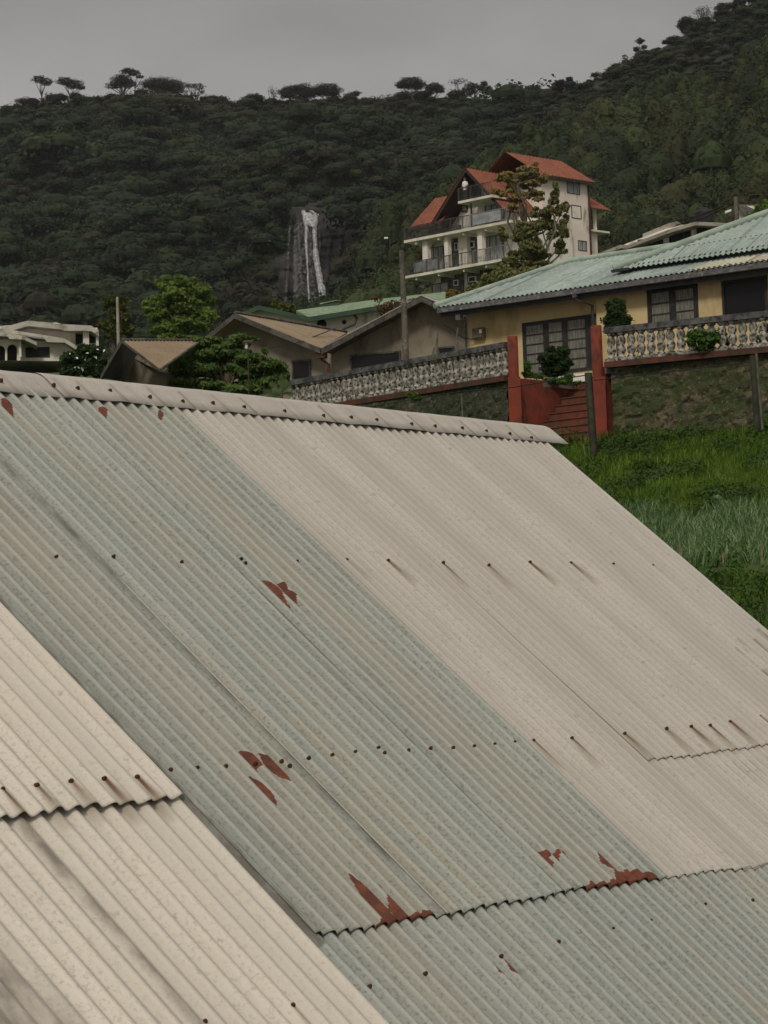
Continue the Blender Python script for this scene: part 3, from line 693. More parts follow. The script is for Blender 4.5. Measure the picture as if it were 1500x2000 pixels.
# body
mb = MB()
H.box(mb, 1.3, Wd, 1.5, 6.5, zG-2.5, zB)            # lower storey
H.box(mb, 1.3, Wd, 1.503, 6.5, zB, zA)
mb.build('wall', M['whitewall'], root)
mb = MB()                                        # gable wall above upper balcony
sL, zL = hs(852, 437, 0.2); sR = hs(1062, 400, 0.2)[0]; sP = hs(917, 330, 0.2)[0]
zP = hs(917, 330, 0.2)[1]
def gz(s):   # underside of the gable roof at s
    return zP-(sP-s)*(zP-zL)/(sP-sL) if s < sP else zP-(s-sP)*(zP-zL)/(sP-sL)
zw = zA+0.02
sl = sP-(zP-0.35-zw)*(sP-sL)/(zP-zL); sr = 2*sP-sl
mb.slab([H.w(sl, 1.6, zw), H.w(sr, 1.6, zw), H.w(sP, 1.6, zP-0.45)], H.b*5.0)
mb.build('wall', M['whitewall'], root)
mb = MB()                                        # brown rake boards and underside
for sg in (-1, 1):
    dz = zP-zL; ds = sP-sL
    e0 = (sP, zP); e1 = (sP+sg*ds*1.0, zL)
    a = H.w(e0[0], -0.25, e0[1]); b = H.w(e1[0], -0.25, e1[1]); up = Vector((0, 0, 1))
    mb.slab([a, b, b-up*0.28, a-up*0.28], H.b*0.09)
    mb.slab([a-up*0.10+H.b*0.09, b-up*0.10+H.b*0.09, b-up*0.18+H.b*0.09, a-up*0.18+H.b*0.09], H.b*6.0)
mb.build('rake_board', M['brownwood'], root)
for sg in (-1, 1):
    e1 = (sP+sg*(sP-sL)*1.02, zL-(zP-zL)*0.02)
    p = [H.w(e1[0], -0.32, e1[1]+.03), H.w(e1[0], 6.2, e1[1]+.03), H.w(sP, 6.2, zP+.03), H.w(sP, -0.32, zP+.03)]
    corr_poly('roof', p, M['hotelroof'], root, pitch=0.36, amp=0.035, sub=4)
# left wing roof (slope faces us)
zE = hs(797, 447, -0.3)[1]; zRg = hs(838, 390, 2.4)[1]
s0 = hs(799, 447, -0.3)[0]; s1 = hs(850, 436, -0.3)[0]
p = [H.w(s0, -0.3, zE), H.w(s1+0.6, -0.3, zE), H.w(s1+0.6, 2.4, zRg), H.w(s0+.15, 2.4, zRg)]
corr_poly('roof', p, M['hotelroof'], root, pitch=0.36, amp=0.035, sub=4)
p = [H.w(s0, 5.1, zE), H.w(s1+0.6, 5.1, zE), H.w(s1+0.6, 2.44, zRg), H.w(s0+.15, 2.44, zRg)]
corr_poly('roof', p, M['hotelroof'], root, pitch=0.36, amp=0.035, sub=4)
mb = MB(); H.box(mb, s0-.02, s1, -0.34, -0.26, zE-0.22, zE-0.02); mb.build('rake_board', M['brownwood'], root)
mb = MB(); H.box(mb, s0+0.5, s1+0.9, 1.2, 4.6, zw, zE-0.05); mb.build('wall', M['stonepanel'], root)
# balcony slabs
mb = MB(); H.box(mb, -0.1, Wd, -0.35, 1.6, zA-0.20, zA); mb.build('balcony_slab', M['slab'], root)
mb = MB(); H.box(mb, -0.25, Wd-.2, -0.45, 1.6, zB-0.20, zB); mb.build('balcony_slab', M['slab'], root)
for s in (0.9, 3.2, 5.7, 7.9):
    for zz, d_ in ((zB, -.30), (zA, -.2)):
        mb = MB(); H.box(mb, s, s+0.14, d_, 1.5, zz-0.42, zz-0.20); mb.build('beam', M['slab'], root)
zC = hs(917, 392, -0.2)[1]
c0 = hs(896, 391, -0.6)[0]; c1 = hs(966, 378, -0.6)[0]
mb = MB(); H.box(mb, c0, c1-0.2, -0.7, 1.6, zC-0.18, zC); mb.build('balcony_slab', M['slab'], root)
rail_mb(H, c0+.03, c1-.25, -0.66, -0.66, zC, 0.95).build('railing', M['darkrail'], root)
rail_mb(H, -0.05, hs(922, 440)[0], -0.30, -0.30, zA, 0.95).build('railing', M['darkrail'], root)
rail_mb(H, hs(925, 440)[0], Wd-.3, -0.30, -0.30, zA, 0.95).build('railing', M['metalrail'], root)
rail_mb(H, -0.2, hs(935, 505)[0], -0.40, -0.40, zB, 0.95).build('railing', M['darkrail'], root)
rail_mb(H, hs(932, 505)[0], Wd-.3, -0.405, -0.405, zB, 0.95).build('railing', M['metalrail'], root)
for (a, b, zz) in ((hs(930, 440)[0], hs(985, 440)[0], zA), (hs(814, 520)[0], hs(862, 520)[0], zB)):
    mb = MB(); H.box(mb, a, b, -0.37, -0.355, zz+0.12, zz+0.88); mb.build('balcony_panel', M['railglass'], root)
# facade details: columns, stone panels, windows
mb = MB()
for px, w in ((870, 7), (935, 9), (827, 10)):
    a = hs(px, 500, 0.2)[0]; mb = MB(); H.box(mb, a, a+w*0.04*1.3, 0.1, 0.5, zB, zA-0.2); mb.build('column', M['whitewall'], root)
mb = MB(); a = hs(895, 480, 0.9)[0]; H.box(mb, a, a+0.85, 0.9, 1.5, zB, zA-0.2)
mb.build('column', M['whitewall'], root)
def hrect(x0, y0, x1, y1, d): return H.rect(x0, y0, x1, y1, d)
mb = MB()
a, b, _, _ = hrect(876, 460, 895, 500, 1.45); H.box(mb, a, b, 1.40, 1.5, zB, zA-.2)
a, b, _, _ = hrect(911, 455, 936, 500, 1.45); H.box(mb, a, b, 1.40, 1.5, zB, zA-.2)
a, b, _, _ = hrect(862, 540, 900, 580, 1.45); H.box(mb, a, b+0.3, 1.40, 1.5, zG-2, zB-.2)
a, b, _, _ = hrect(914, 530, 945, 580, 1.45); H.box(mb, a, b, 1.40, 1.5, zG-2, zB-.2)
mb.build('stone_cladding', M['stonepanel'], root)
for (x0, x1, zz, h, cm, ml) in ((838, 868, zB, 2.15, 'curtain2', 2), (945, 985, zB, 2.2, 'curtain2', 2)):
    a, b, _, _ = hrect(x0, 500, x1, 510, 1.45)
    window(H, root, (a, b, zz+0.02, zz+h), d=1.40, mull=ml, fm='darkrail', gm=cm, frame=0.07)
for (x0, x1, y0, y1) in ((889, 896, 474, 489), (917, 927, 471, 484), (887, 896, 547, 558), (916, 930, 540, 551)):
    a, b, z0, z1 = hrect(x0, y0, x1, y1, 1.35)
    window(H, root, (a, b, z0, z1), d=1.30, fm='whitepl', gm='glass', frame=0.06)
a, b, z0, z1 = hrect(902, 400, 913, 414, 1.55); window(H, root, (a, b, z0, z1), d=1.52, fm='brownwood', gm='curtain2', frame=0.08)
a, b, _, _ = hrect(948, 405, 985, 430, 1.55); window(H, root, (a, b, zA+0.02, zA+2.1), d=1.52, fm='brownwood', gm='curtain2', frame=0.08, mull=2)
a, b, _, _ = hrect(845, 560, 878, 575, 1.45); window(H, root, (a, b, zG+0.2, zB-0.6), d=1.40, fm='darkrail', gm='curtain2', frame=0.07, mull=1)
a, b, _, _ = hrect(947, 530, 990, 560, 1.45)
mb = MB(); H.box(mb, a, b, 1.42, 1.5, zG, zB-0.25); mb.build('dark_opening', M['glass'], root)
a, b, _, _ = hrect(908, 370, 935, 385, 1.5)
window(H, root, (a, b+.2, zC+0.02, zC+1.7), d=1.45, fm='darkrail', gm='glass', frame=0.07, mull=1)
# drain pipe
a = hs(919, 420, 0.0)[0]; mb = MB(); mb.tube([H.w(a, 0.1, zA), H.w(a, 0.1, zC-.1)], 0.06, 6); mb.build('drainpipe', M['darkrail'], root)
for px, py in ((864, 470), (924, 456)):
    pass
# side tower: wall receding to the right
cx = hs(1050, 420, 4.0)[0]
T = Frame(1068, 420, 176, 43)
ts = lambda px, py, d=0.0: T.sz(px, py, d)
w0 = ts(1068, 420)[0]; w1 = ts(1150, 420)[0]
zt = ts(1090, 350)[1]
mb = MB(); T.box(mb, w0-0.4, w1, 0.0, 5.0, zG-3, zt); mb.build('wall', M['pinkwall'], root)
ze = (ts(1086, 346, -0.5)[1]+ts(1162, 354, -0.5)[1])/2
a0 = ts(1086, 346, -0.5)[0]-0.3; a1 = ts(1162, 355, -0.5)[0]
# ridge parallel to the wall, up-left
dR = 2.9; zr = ts(1122, 319, dR)[1]
r1 = ts(1122, 319, dR)[0]
p = [T.w(a0-1.5, -0.5, ze), T.w(a1, -0.5, ze), T.w(min(r1, a1), dR, zr), T.w(a0-1.5, dR, zr)]
corr_poly('roof', p, M['hotelroof'], root, pitch=0.36, amp=0.035, sub=4)
p = [T.w(a0-1.5, 2*dR+.5, ze), T.w(a1, 2*dR+.5, ze), T.w(min(r1, a1), dR+.03, zr), T.w(a0-1.5, dR+.03, zr)]
corr_poly('roof', p, M['hotelroof'], root, pitch=0.36, amp=0.035, sub=4)
mb = MB(); T.box(mb, a0-1.5, a1-.02, -0.47, -0.40, ze-0.22, ze-0.04); T.box(mb, a0-1.5, a1-.1, -0.40, 5.0, ze-0.10, ze-0.045); mb.build('rake_board', M['brownwood'], root)
for (x0, y0, x1, y1, gm) in ((1107, 351, 1132, 379, 'curtain2'), (1116, 401, 1135, 427, 'whitewall'), (1129, 470, 1146, 490, 'curtain2')):
    a, b, z0, z1 = T.rect(x0, y0, x1, y1)
    window(T, root, (a, b, z0, z1), d=0.0, mull=1 if gm != 'whitewall' else 0, gm=gm, fm='darkrail', frame=0.06, proud=0.03)
mb = MB(); mb.tube([T.w(w1+0.02, -0.06, ze-.2), T.w(w1+0.02, -0.06, zG-3)], 0.08, 6); mb.build('drainpipe', M['redledge'], root)
# rear wing seen right of the tower
q0 = ts(1152, 470, 0.6)[0]; q1 = ts(1166, 470, 0.6)[0]
zb = ts(1160, 455, .6)[1]
mb = MB(); T.box(mb, w1+.003, w1+(q1-q0)+0.6, 0.5, 4, zG-3, zb); mb.build('wall', M['pinkwall'], root)
mb = MB(); T.box(mb, w1+0.004, w1+(q1-q0)+1.6, 0.1, 3.2, zb, zb+0.14); mb.build('balcony_slab', M['slab'], root)
mb = MB(); T.box(mb, w1+(q1-q0)+0.3, w1+(q1-q0)+0.5, 0.4, 0.6, zb+.14, ts(1160, 406, .5)[1]); T.box(mb, w1+.003, w1+0.4, 0.9, 4, zb+.14, ts(1160, 406, .5)[1]); mb.build('column', M['whitewall'], root)
e0 = ts(1148, 390, 1.5); e1 = ts(1178, 412, 0.2)
p = [T.w(w1+.02, -0.3, e1[1]), T.w(e1[0]+.3, -0.3, e1[1]), T.w(e1[0]+.3, 2.0, e0[1]+.35), T.w(w1+.02, 2.0, e0[1]+.35)]
corr_poly('roof', p, M['hotelroof'], root, pitch=0.36, amp=0.035, sub=4)
hotel = root
# person in white on the top balcony (far, tiny)
def person(px, py_feet, fr, d, label):
    s, _ = fr.sz(px, py_feet, d); b = fr.w(s, d, zC)
    r = thing('person', b, label, 'person')
    mb = MB()
    for k in (-.09, .09):
        mb.tube([b+fr.e*k, b+fr.e*k*1.05+Vector((0, 0, .45)), b+fr.e*k*.9+Vector((0, 0, .85))], [.055, .06, .09], 8)
    U = Vector((0, 0, 1))
    mb.tube([b+U*.8, b+U*1.0, b+U*1.25, b+U*1.42, b+U*1.5, b+U*1.56], [.15, .14, .18, .17, .07, .06], 10)
    mb.tube([b+U*1.54, b+U*1.60, b+U*1.68, b+U*1.75, b+U*1.79], [.06, .09, .105, .085, .03], 10)
    for k in (-1, 1):
        mb.tube([b+U*1.40+fr.e*.17*k, b+U*1.15+fr.e*.24*k, b+U*1.0+fr.e*.15*k-fr.b*.2], [.05, .045, .035], 7)
    mb.build('body', mat('skin brown', (0.20, 0.11, 0.07)), r)
    mb = MB(); mb.tube([b+U*.82, b+U*1.0, b+U*1.25, b+U*1.43, b+U*1.49], [.165, .155, .195, .185, .085], 10)
    for k in (-1, 1): mb.tube([b+U*1.41+fr.e*.17*k, b+U*1.18+fr.e*.24*k], [.065, .06], 7)
    mb.build('shirt', M['whitepl'], r)
    mb = MB()
    for k in (-.09, .09): mb.tube([b+fr.e*k+U*.06, b+fr.e*k*1.05+U*.45, b+fr.e*k*.9+U*.86], [.075, .08, .11], 8)
    mb.build('trousers', M['darkwood'], r)
    mb = MB(); mb.tube([b+U*1.68, b+U*1.76, b+U*1.81], [.11, .105, .03], 10); mb.build('hair', M['black'], r)
person(909, 382, H, -0.25, 'tiny person in a white shirt standing on the top hotel balcony')

# ================================================================== HOUSE RIGHT OF THE HOTEL
B = Frame(1330, 460, 110, -20)
r_ = lambda x0, y0, x1, y1, d=0: B.rect(x0, y0, x1, y1, d)
root = thing('hillside_house', B.w(0, 2, B.sz(1330, 520)[1]), 'low house with sloping concrete roof edge and dark glass windows behind the green roof', 'house')
pl = [B.pt(*q) for q in ((1168, 500), (1225, 475), (1300, 447), (1345, 437), (1436, 440), (1436, 520), (1168, 520))]
mb = MB(); mb.slab(pl, B.b*5); mb.build('wall', M['whitewall'], root)
mb = MB()
top = [(1165, 496), (1212, 478), (1225, 479), (1310, 447), (1358, 433), (1436, 436)]
for a, b in zip(top, top[1:]):
    A, Bq = B.pt(a[0], a[1], -0.8), B.pt(b[0], b[1], -0.8)
    mb.slab([A, Bq, Bq-Vector((0, 0, .16)), A-Vector((0, 0, .16))], B.b*7)
mb.build('roof', M['concrete'], root)
mb = MB(); A, Bq = B.pt(1255, 457, 0.2), B.pt(1320, 430, 0.2)
mb.slab([A, Bq, Bq-Vector((0, 0, .25)), A-Vector((0, 0, .25))], B.b*4); mb.build('roof_box', M['concrete'], root)
for (x0, y0, x1, y1, m) in ((1246, 466, 1296, 492, 3), (1307, 448, 1350, 482, 2), (1361, 443, 1404, 470, 1)):
    a, b, z0, z1 = r_(x0, y0, x1, y1)
    window(B, root, (a, b, z0, z1), mull=m, frame=0.06)
tk = thing('water_tank', P(1377, 432, 113), 'black plastic water tank on the flat roof edge of the hillside house', 'water tank')
mb = MB(); b = P(1377, 438, 113)
mb.lathe(b, [(0, .42), (.05, .46), (.25, .44), (.3, .46), (.5, .44), (.55, .46), (.66, .40), (.72, .18), (.78, .17), (.8, .1)], 18); mb.build('tank', M['black'], tk)
B2 = Frame(1440, 420, 122, -25)
root = thing('gabled_house', B2.w(0, 2, B2.sz(1440, 470)[1]), 'small gabled house with grey roof beside the wooden pole at the top right', 'house')
pl = [B2.pt(*q) for q in ((1430, 440), (1430, 425), (1445, 405), (1462, 425), (1462, 450))]
mb = MB(); mb.slab([B2.pt(1422, 445), B2.pt(1443, 402), B2.pt(1500, 402), B2.pt(1500, 470), B2.pt(1425, 470)], B2.b*4); mb.build('wall', M['whitewall'], root)
mb = MB(); mb.slab([B2.pt(1440, 399, -.4), B2.pt(1540, 401, 3), B2.pt(1545, 440, 0), B2.pt(1462, 428, -.5)], Vector((0, 0, -.12))); mb.build('roof', M['fascia'], root)
mb = MB(); mb.slab([B2.pt(1441, 399, -.45), B2.pt(1419, 438, -.45), B2.pt(1425, 440, -.45), B2.pt(1443, 404, -.45)], B2.b*.3); mb.build('rake_board', M['brownwood'], root)
pr = thing('utility_pole', P(1439, 440, 104), 'wooden pole with cables and a small white lamp near the black water tank', 'pole')
mb = MB(); mb.tube([P(1441, 470, 104), P(1437, 385, 104)], [.11, .09], 8); mb.build('pole', M['wood_pole'], pr)
mb = MB(); c = P(1422, 413, 104); mb.box(c, Vector((.13, 0, 0.04)), Vector((0, .1, 0)), Vector((0, 0, .05))); mb.build('lamp', M['whitepl'], pr)

# ================================================================== LEFT WHITE HOUSE
Z = Vector((0, 0, 1))
A1 = Frame(60, 700, 95, 8)
zg = A1.sz(60, 704)[1]
root = thing('white_house', A1.w(0, 3, zg), 'white bungalow with stepped pale roofs and arched porch at the left edge', 'house')
def fslab(fr, mb, pts, d0, depth, mi=0):
    mb.slab([fr.pt(x, y, d0) for x, y in pts], fr.b*depth, mi)
mb = MB(); fslab(A1, mb, [(-60, 640), (40, 634), (110, 630), (147, 640), (147, 705), (-60, 705)], 2.0, 6); mb.build('wall', M['whitewall'], root)
mb = MB(); fslab(A1, mb, [(-60, 658), (50, 664), (120, 668), (150, 690), (150, 705), (-60, 705)], 0.0, 2.0); mb.build('wall', M['whitewall'], root)
mb = MB(); fslab(A1, mb, [(147, 642), (190, 640), (191, 680), (147, 700)], 2.4, 5); mb.build('wall', M['whitewall'], root)
def stepped(lst, d, dep, th, mname='aged'):
    mb = MB()
    for i, ((x0, y0), (x1, y1)) in enumerate(zip(lst, lst[1:])):
        a, b = A1.pt(x0, y0, d), A1.pt(x1, y1, d)
        mb.slab([a, b, b-Z*th, a-Z*th], A1.b*(dep+0.004*i))
    mb.build('roof', M[mname], root)
stepped([(-60, 655), (0, 641), (55, 626), (125, 633), (178, 636), (193, 646)], 1.2, 7, 0.22)
mb = MB(); fslab(A1, mb, [(108, 636), (178, 638), (160, 646), (124, 646)], 1.19, 0.3); mb.build('fascia', M['aged'], root)
stepped([(-60, 650), (8, 642), (126, 661), (152, 677)], -0.6, 3.2, 0.16)
mb = MB(); fslab(A1, mb, [(30, 647), (126, 662), (124, 669), (92, 668), (86, 660), (30, 652)], -0.62, 0.3); mb.build('fascia', M['aged'], root)
stepped([(-60, 650), (0, 649), (46, 656), (72, 668)], -1.5, 2.2, 0.14)
mb = MB(); fslab(A1, mb, [(-60, 651), (0, 651), (46, 658), (44, 663), (18, 662), (16, 657), (-60, 655)], -1.52, 0.3); mb.build('fascia', M['aged'], root)
# arcade: wall with two arched openings
def arch_wall(fr, mb, x0, x1, ytop, ybot, arches, d, th):
    xs_ = [x0]
    for (a, b, ys_, yt_) in arches: xs_ += [a, b]
    xs_.append(x1)
    for i in range(0, len(xs_), 2):
        fslab(fr, mb, [(xs_[i], ytop), (xs_[i+1], ytop), (xs_[i+1], ybot), (xs_[i], ybot)], d, th)
    for (a, b, ysp, yt) in arches:
        k = 10; pts = []
        for j in range(k+1):
            an = math.pi*j/k; pts.append(((a+b)/2-(b-a)/2*math.cos(an), ysp-(ysp-yt)*math.sin(an)))
        for p_, q_ in zip(pts, pts[1:]):
            fslab(fr, mb, [(p_[0], ytop), (q_[0], ytop), q_, p_], d, th)
mb = MB(); arch_wall(A1, mb, -60, 40, 662, 704, [(-14, 10, 684, 674), (14, 33, 682, 672)], -0.9, 0.25); mb.build('arcade', M['whitewall'], root)
mb = MB(); fslab(A1, mb, [(-60, 660), (38, 664), (38, 704), (-60, 704)], 0.5-0.55, 0.04); mb.build('porch_shade_panel', M['glass'], root)  # dark panel stands in for the shade inside the porch
window(A1, root, A1.rect(50, 678, 97, 698), d=0.0, frame=0.05, mull=2)
window(A1, root, A1.rect(148, 645, 165, 672, 2.4), d=2.38, mull=1)
window(A1, root, A1.rect(173, 650, 186, 670, 2.4), d=2.38, mull=1)
mb = MB(); a = A1.sz(168, 660, 1.5)[0]; A1.box(mb, a-.12, a+.12, 1.5, 1.8, A1.sz(168, 678, 1.5)[1], A1.sz(168, 641, 1.5)[1]); a = A1.sz(190, 660, 1.5)[0]; A1.box(mb, a-.05, a+.05, 1.5, 1.6, A1.sz(168, 678, 1.5)[1], A1.sz(190, 644, 1.5)[1])
a = A1.sz(39, 680, -1.2)[0]; A1.box(mb, a-.05, a+.05, -1.2, -1.1, zg, A1.sz(39, 664, -1.2)[1])
mb.build('column', M['whitewall'], root)

# ================================================================== GREEN ROOFED WHITE HOUSE
G = Frame(600, 630, 84, -12)
root = thing('green_roofed_house', G.w(2, 3, G.sz(600, 700)[1]), 'white house with pale green roof and round window below the waterfall', 'house')
mb = MB(); fslab(G, mb, [(468, 622), (504, 603), (606, 628), (740, 598), (860, 592), (860, 720), (468, 720)], 0.3, 6); mb.build('wall', M['whitewall'], root)
pts = [G.pt(578, 606, 1.8), G.pt(604, 620, -0.3), G.pt(745, 597, -0.3), G.pt(870, 590, -.3), G.pt(870, 570, 4), G.pt(740, 584, 4)]
mb = MB(); mb.slab([pts[0], pts[1], pts[2], pts[5]], -Z*.10); mb.slab([pts[2], pts[3], pts[4], pts[5]], -Z*.103); mb.build('roof', M['greenroof'], root)
mb = MB()
for a, b in (((468, 612), (505, 596)), ((505, 596), (604, 619)), ((604, 619), (745, 596)), ((745, 596), (870, 589))):
    A_, B_ = G.pt(a[0], a[1], -.34), G.pt(b[0], b[1], -.34); mb.slab([A_, B_, B_-Z*.16, A_-Z*.16], G.b*.12)
mb.build('fascia', M['greenfascia'], root)
mb = MB()
A_, B_, C_ = G.pt(468, 612, -.3), G.pt(505, 596, -.3), G.pt(604, 619, -.3)
mb.slab([A_, B_, B_-Z*.05, A_-Z*.05], G.b*5); mb.slab([B_, C_, C_-Z*.05, B_-Z*.05], G.b*5.003)
mb.build('roof', M['greenfascia'], root)
mb = MB(); c = G.pt(644, 596, 2.5); k = 84/F
mb.slab([c+G.e*(-21*k)+Z*2*k, c+G.e*(18*k)+Z*4*k, c+G.e*(24*k)-Z*8*k, c+G.e*(-19*k)-Z*9*k], G.b*0.8); mb.build('skylight', M['greenfascia'], root)
mb = MB(); mb.slab([c+G.e*(-21*k)+Z*3*k, c+G.e*(16*k)+Z*8*k, c+G.e*(16*k)+Z*12*k+G.b*.6, c+G.e*(-16*k)+Z*7*k+G.b*.6], Z*.04); mb.build('skylight_top', M['greenroof'], root)
def disc(fr, px, py, rpx, d, dep, Y):
    s_, z_ = fr.sz(px, py, d); r = rpx*Y/F; n = 20
    return [fr.w(s_+r*math.cos(6.283*i/n), d, z_+r*math.sin(6.283*i/n)) for i in range(n)]
mb = MB(); mb.slab(disc(G, 628, 634, 10, 0.28, .2, 84), G.b*.3); rw = mb.build('round_window', M['glass'], root)
mb = MB(); mb.slab(disc(G, 672, 629, 4.5, 0.28, .2, 84), G.b*.3); mb.build('round_window', M['glass'], root)
mb = MB(); mb.tube([G.pt(688, 608, 0), G.pt(697, 622, -.1), G.pt(692, 634, -.1), G.pt(668, 643, -.1)], .05, 6); mb.build('drainpipe', M['darkrail'], root)

# ================================================================== TAN ROOF HOUSE + GREY HOUSE (one common facade)
C = Frame(628, 685, 70, -21)
root = thing('tan_roofed_house', C.w(-3, 3, 4.5), 'plaster house with large smooth tan gable roof in the middle', 'house')
zb_ = 4.6
def cpt(px, py, d=0.0): return C.pt(px, py, d)
wl = [C.sz(400, 668), C.sz(459, 620), C.sz(626, 684), C.sz(640, 690)]
mb = MB(); mb.slab([C.w(wl[0][0], 0.3, zb_), C.w(wl[0][0], .3, wl[0][1]), C.w(wl[1][0], .3, wl[1][1]), C.w(wl[2][0], .3, wl[2][1]), C.w(wl[3][0], .3, wl[3][1]), C.w(wl[3][0], .3, zb_)], C.b*4); mb.build('wall', M['greywall'], root)
Ap = cpt(459, 612, -.4); Rt = cpt(626, 680, -.4); Rg = P(677, 650, 76.2); Lf = cpt(385, 672, -.4); 
corr_poly('roof', [Rt, Ap, Rg], M['tanroof'], root, pitch=0.2, amp=0.012, sub=4, edge=(1, 2), thick=.03)
Lb = Lf+(Rg-Ap)
corr_poly('roof', [Lf, Lb, Rg, Ap], M['tanroof'], root, pitch=0.2, amp=0.012, sub=4, edge=(0, 1), thick=.03)
mb = MB()
for a, b in ((Lf, Ap), (Ap, Rt)):
    mb.slab([a-C.b*.05, b-C.b*.05, b-C.b*.05-Z*.16, a-C.b*.05-Z*.16], C.b*.06)
mb.build('rake_board', M['fascia'], root)
mb = MB(); mb.tube([Ap+Z*.03, Rg+Z*.03], .05, 6); mb.tube([P(658, 641, 74.2)+Z*.02, P(592, 668, 70.6)+Z*.03], .02, 5); mb.build('ridge_trim', M['fascia'], root)
window(C, root, C.rect(571, 703, 608, 745, 0.3), d=0.28, frame=0.05, fm='fascia')
C2 = Frame(640, 690, 69.9, -21)
root2 = thing('grey_gabled_house', C2.w(3, 3, 4.6), 'grey plaster house with dark wide window behind the balustrade', 'house')
q = [C2.sz(634, 686), C2.sz(822, 590), C2.sz(915, 628), C2.sz(915, 640)]
mb = MB(); mb.slab([C2.w(q[0][0], .35, zb_), C2.w(q[0][0], .35, q[0][1]), C2.w(q[1][0], .35, q[1][1]), C2.w(q[2][0], .35, q[2][1]), C2.w(q[2][0], .35, zb_)], C2.b*4.5); mb.build('wall', M['greywall'], root2)
a = C2.pt(628, 682, -.4); b = C2.pt(733, 626, -.4); c = C2.pt(822, 579, -.4); d = C2.pt(925, 622, -.4)
mb = MB()
for u, v in ((a, b), (b, c), (c, d)):
    mb.slab([u, v, v-Z*.15, u-Z*.15], C2.b*.08)
    mb.slab([u+C2.b*.08-Z*.02, v+C2.b*.08-Z*.02, v+C2.b*.08-Z*.07, u+C2.b*.08-Z*.07], C2.b*5)
mb.build('rake_board', M['fascia'], root2)
bk = C2.b*5
corr_poly('roof', [a+Z*.03, c+Z*.03, c+bk+Z*.03, a+bk+Z*.03], M['aged'], root2, pitch=.15, amp=.015, sub=4, edge=(0, 3), thick=.02)
corr_poly('roof', [d+Z*.03, c+Z*.03, c+bk+Z*.03, d+bk+Z*.03], M['aged'], root2, pitch=.15, amp=.015, sub=4, edge=(0, 3), thick=.02)
window(C2, root2, C2.rect(685, 689, 784, 722, .35), d=0.33, frame=0.05, fm='fascia')
window(C2, root2, C2.rect(856, 677, 888, 700, .35), d=0.33, frame=0.05, fm='fascia')
mb = MB(); e = C2.pt(628, 686, -.25)
mb.tube([e, e-Z*.25, C2.pt(642, 712, -.1), C2.pt(644, 760, -.1)], .045, 6); mb.box(e-Z*.12, C2.e*.14, C2.b*.1, Z*.09); mb.build('drainpipe', M['redledge'], root2)

# small tan roof house, far left of the cypress
D = Frame(290, 700, 50, 6)
root = thing('small_gabled_house', D.w(0, 2, 2.5), 'small brown gabled house with ribbed tan roof left of the dark green conifer', 'house')
Ax = P(238, 665, 50.0); Rx_ = P(392, 666, 51.0); Cx = P(313, 722, 48.6); Lx = P(196, 738, 50.2); Bx = P(262, 700, 51.8)
corr_poly('roof', [Cx, Ax, Rx_], M['tanroof'], root, pitch=.085, amp=.014, sub=6, edge=(1, 2), thick=.02)
Lx2 = Lx+Vector((.9, 2.6, 0)); 
mb = MB(); mb.slab([Ax, Lx, P(240, 745, 52.5), P(268, 692, 52.8)], Z*.05); mb.build('roof', M['soffit'], root)
mb = MB()
for u, v in ((Ax, Cx), (Lx, Ax)):
    mb.slab([u-D.b*.03, v-D.b*.03, v-D.b*.03-Z*.05, u-D.b*.03-Z*.05], D.b*.05)
mb.tube([Ax+Z*.02, Rx_+Z*.02], .03, 6); mb.tube([Cx, P(352, 694, 49.8), Rx_], .03, 6)
mb.build('rake_board', M['fascia'], root)
mb = MB(); mb.slab([P(238, 745, 51.6), P(262, 700, 51.6), P(268, 693, 51.6), P(313, 726, 50.4), P(322, 730, 50.6), P(322, 790, 50.6), P(238, 790, 51.6)], Vector((.8, 1.8, 0))); mb.build('wall', M['brownwall'], root)
mb = MB(); mb.box(P(282, 663.5, 50.4), Vector((.04, 0, 0)), Vector((0, .04, 0)), Z*.025); mb.build('vent', M['whitepl'], root)

# ================================================================== YELLOW HOUSE
Yh = Frame(855, 608, 64, -38)
ys_ = lambda px, py, d=0.0: Yh.sz(px, py, d)
zEv = (ys_(860, 600)[1]+ys_(1125, 566)[1]+ys_(1500, 512)[1])/3
sA = ys_(858, 606)[0]; sB = ys_(1560, 505)[0]
root = thing('yellow_house', Yh.w(5, 3, TERR_Z), 'cream yellow bungalow with faded green hipped tin roof and dark windows', 'house')
WD = 0.75
zF = TERR_Z+0.05
sW = ys_(913, 640, WD)[0]; sK = ys_(1177, 620, WD)[0]
mb = MB()
Yh.box(mb, sW, sK, WD, WD+6, zF-1.5, zEv-0.05)
mb.build('wall', M['yellow'], root)
mb = MB(); WD2 = 0.45
Yh.box(mb, sK+.003, sB, WD2, WD+6, zF-1.5, zEv-0.053); mb.build('wall', M['yellow'], root)
# eaves: soffit, fascia + gutter
mb = MB(); Yh.box(mb, sA+.05, sB, 0.02, 1.2, zEv-.09, zEv-.05); mb.build('soffit', M['soffit'], root)
mb = MB(); Yh.box(mb, sA, sB, -0.12, 0.02, zEv-.14, zEv-.01); mb.build('gutter', M['gutter'], root)
mb = MB(); Yh.box(mb, sA+.02, sB, 0.022, 0.07, zEv-.27, zEv-.091); mb.build('fascia', M['darkwood'], root)
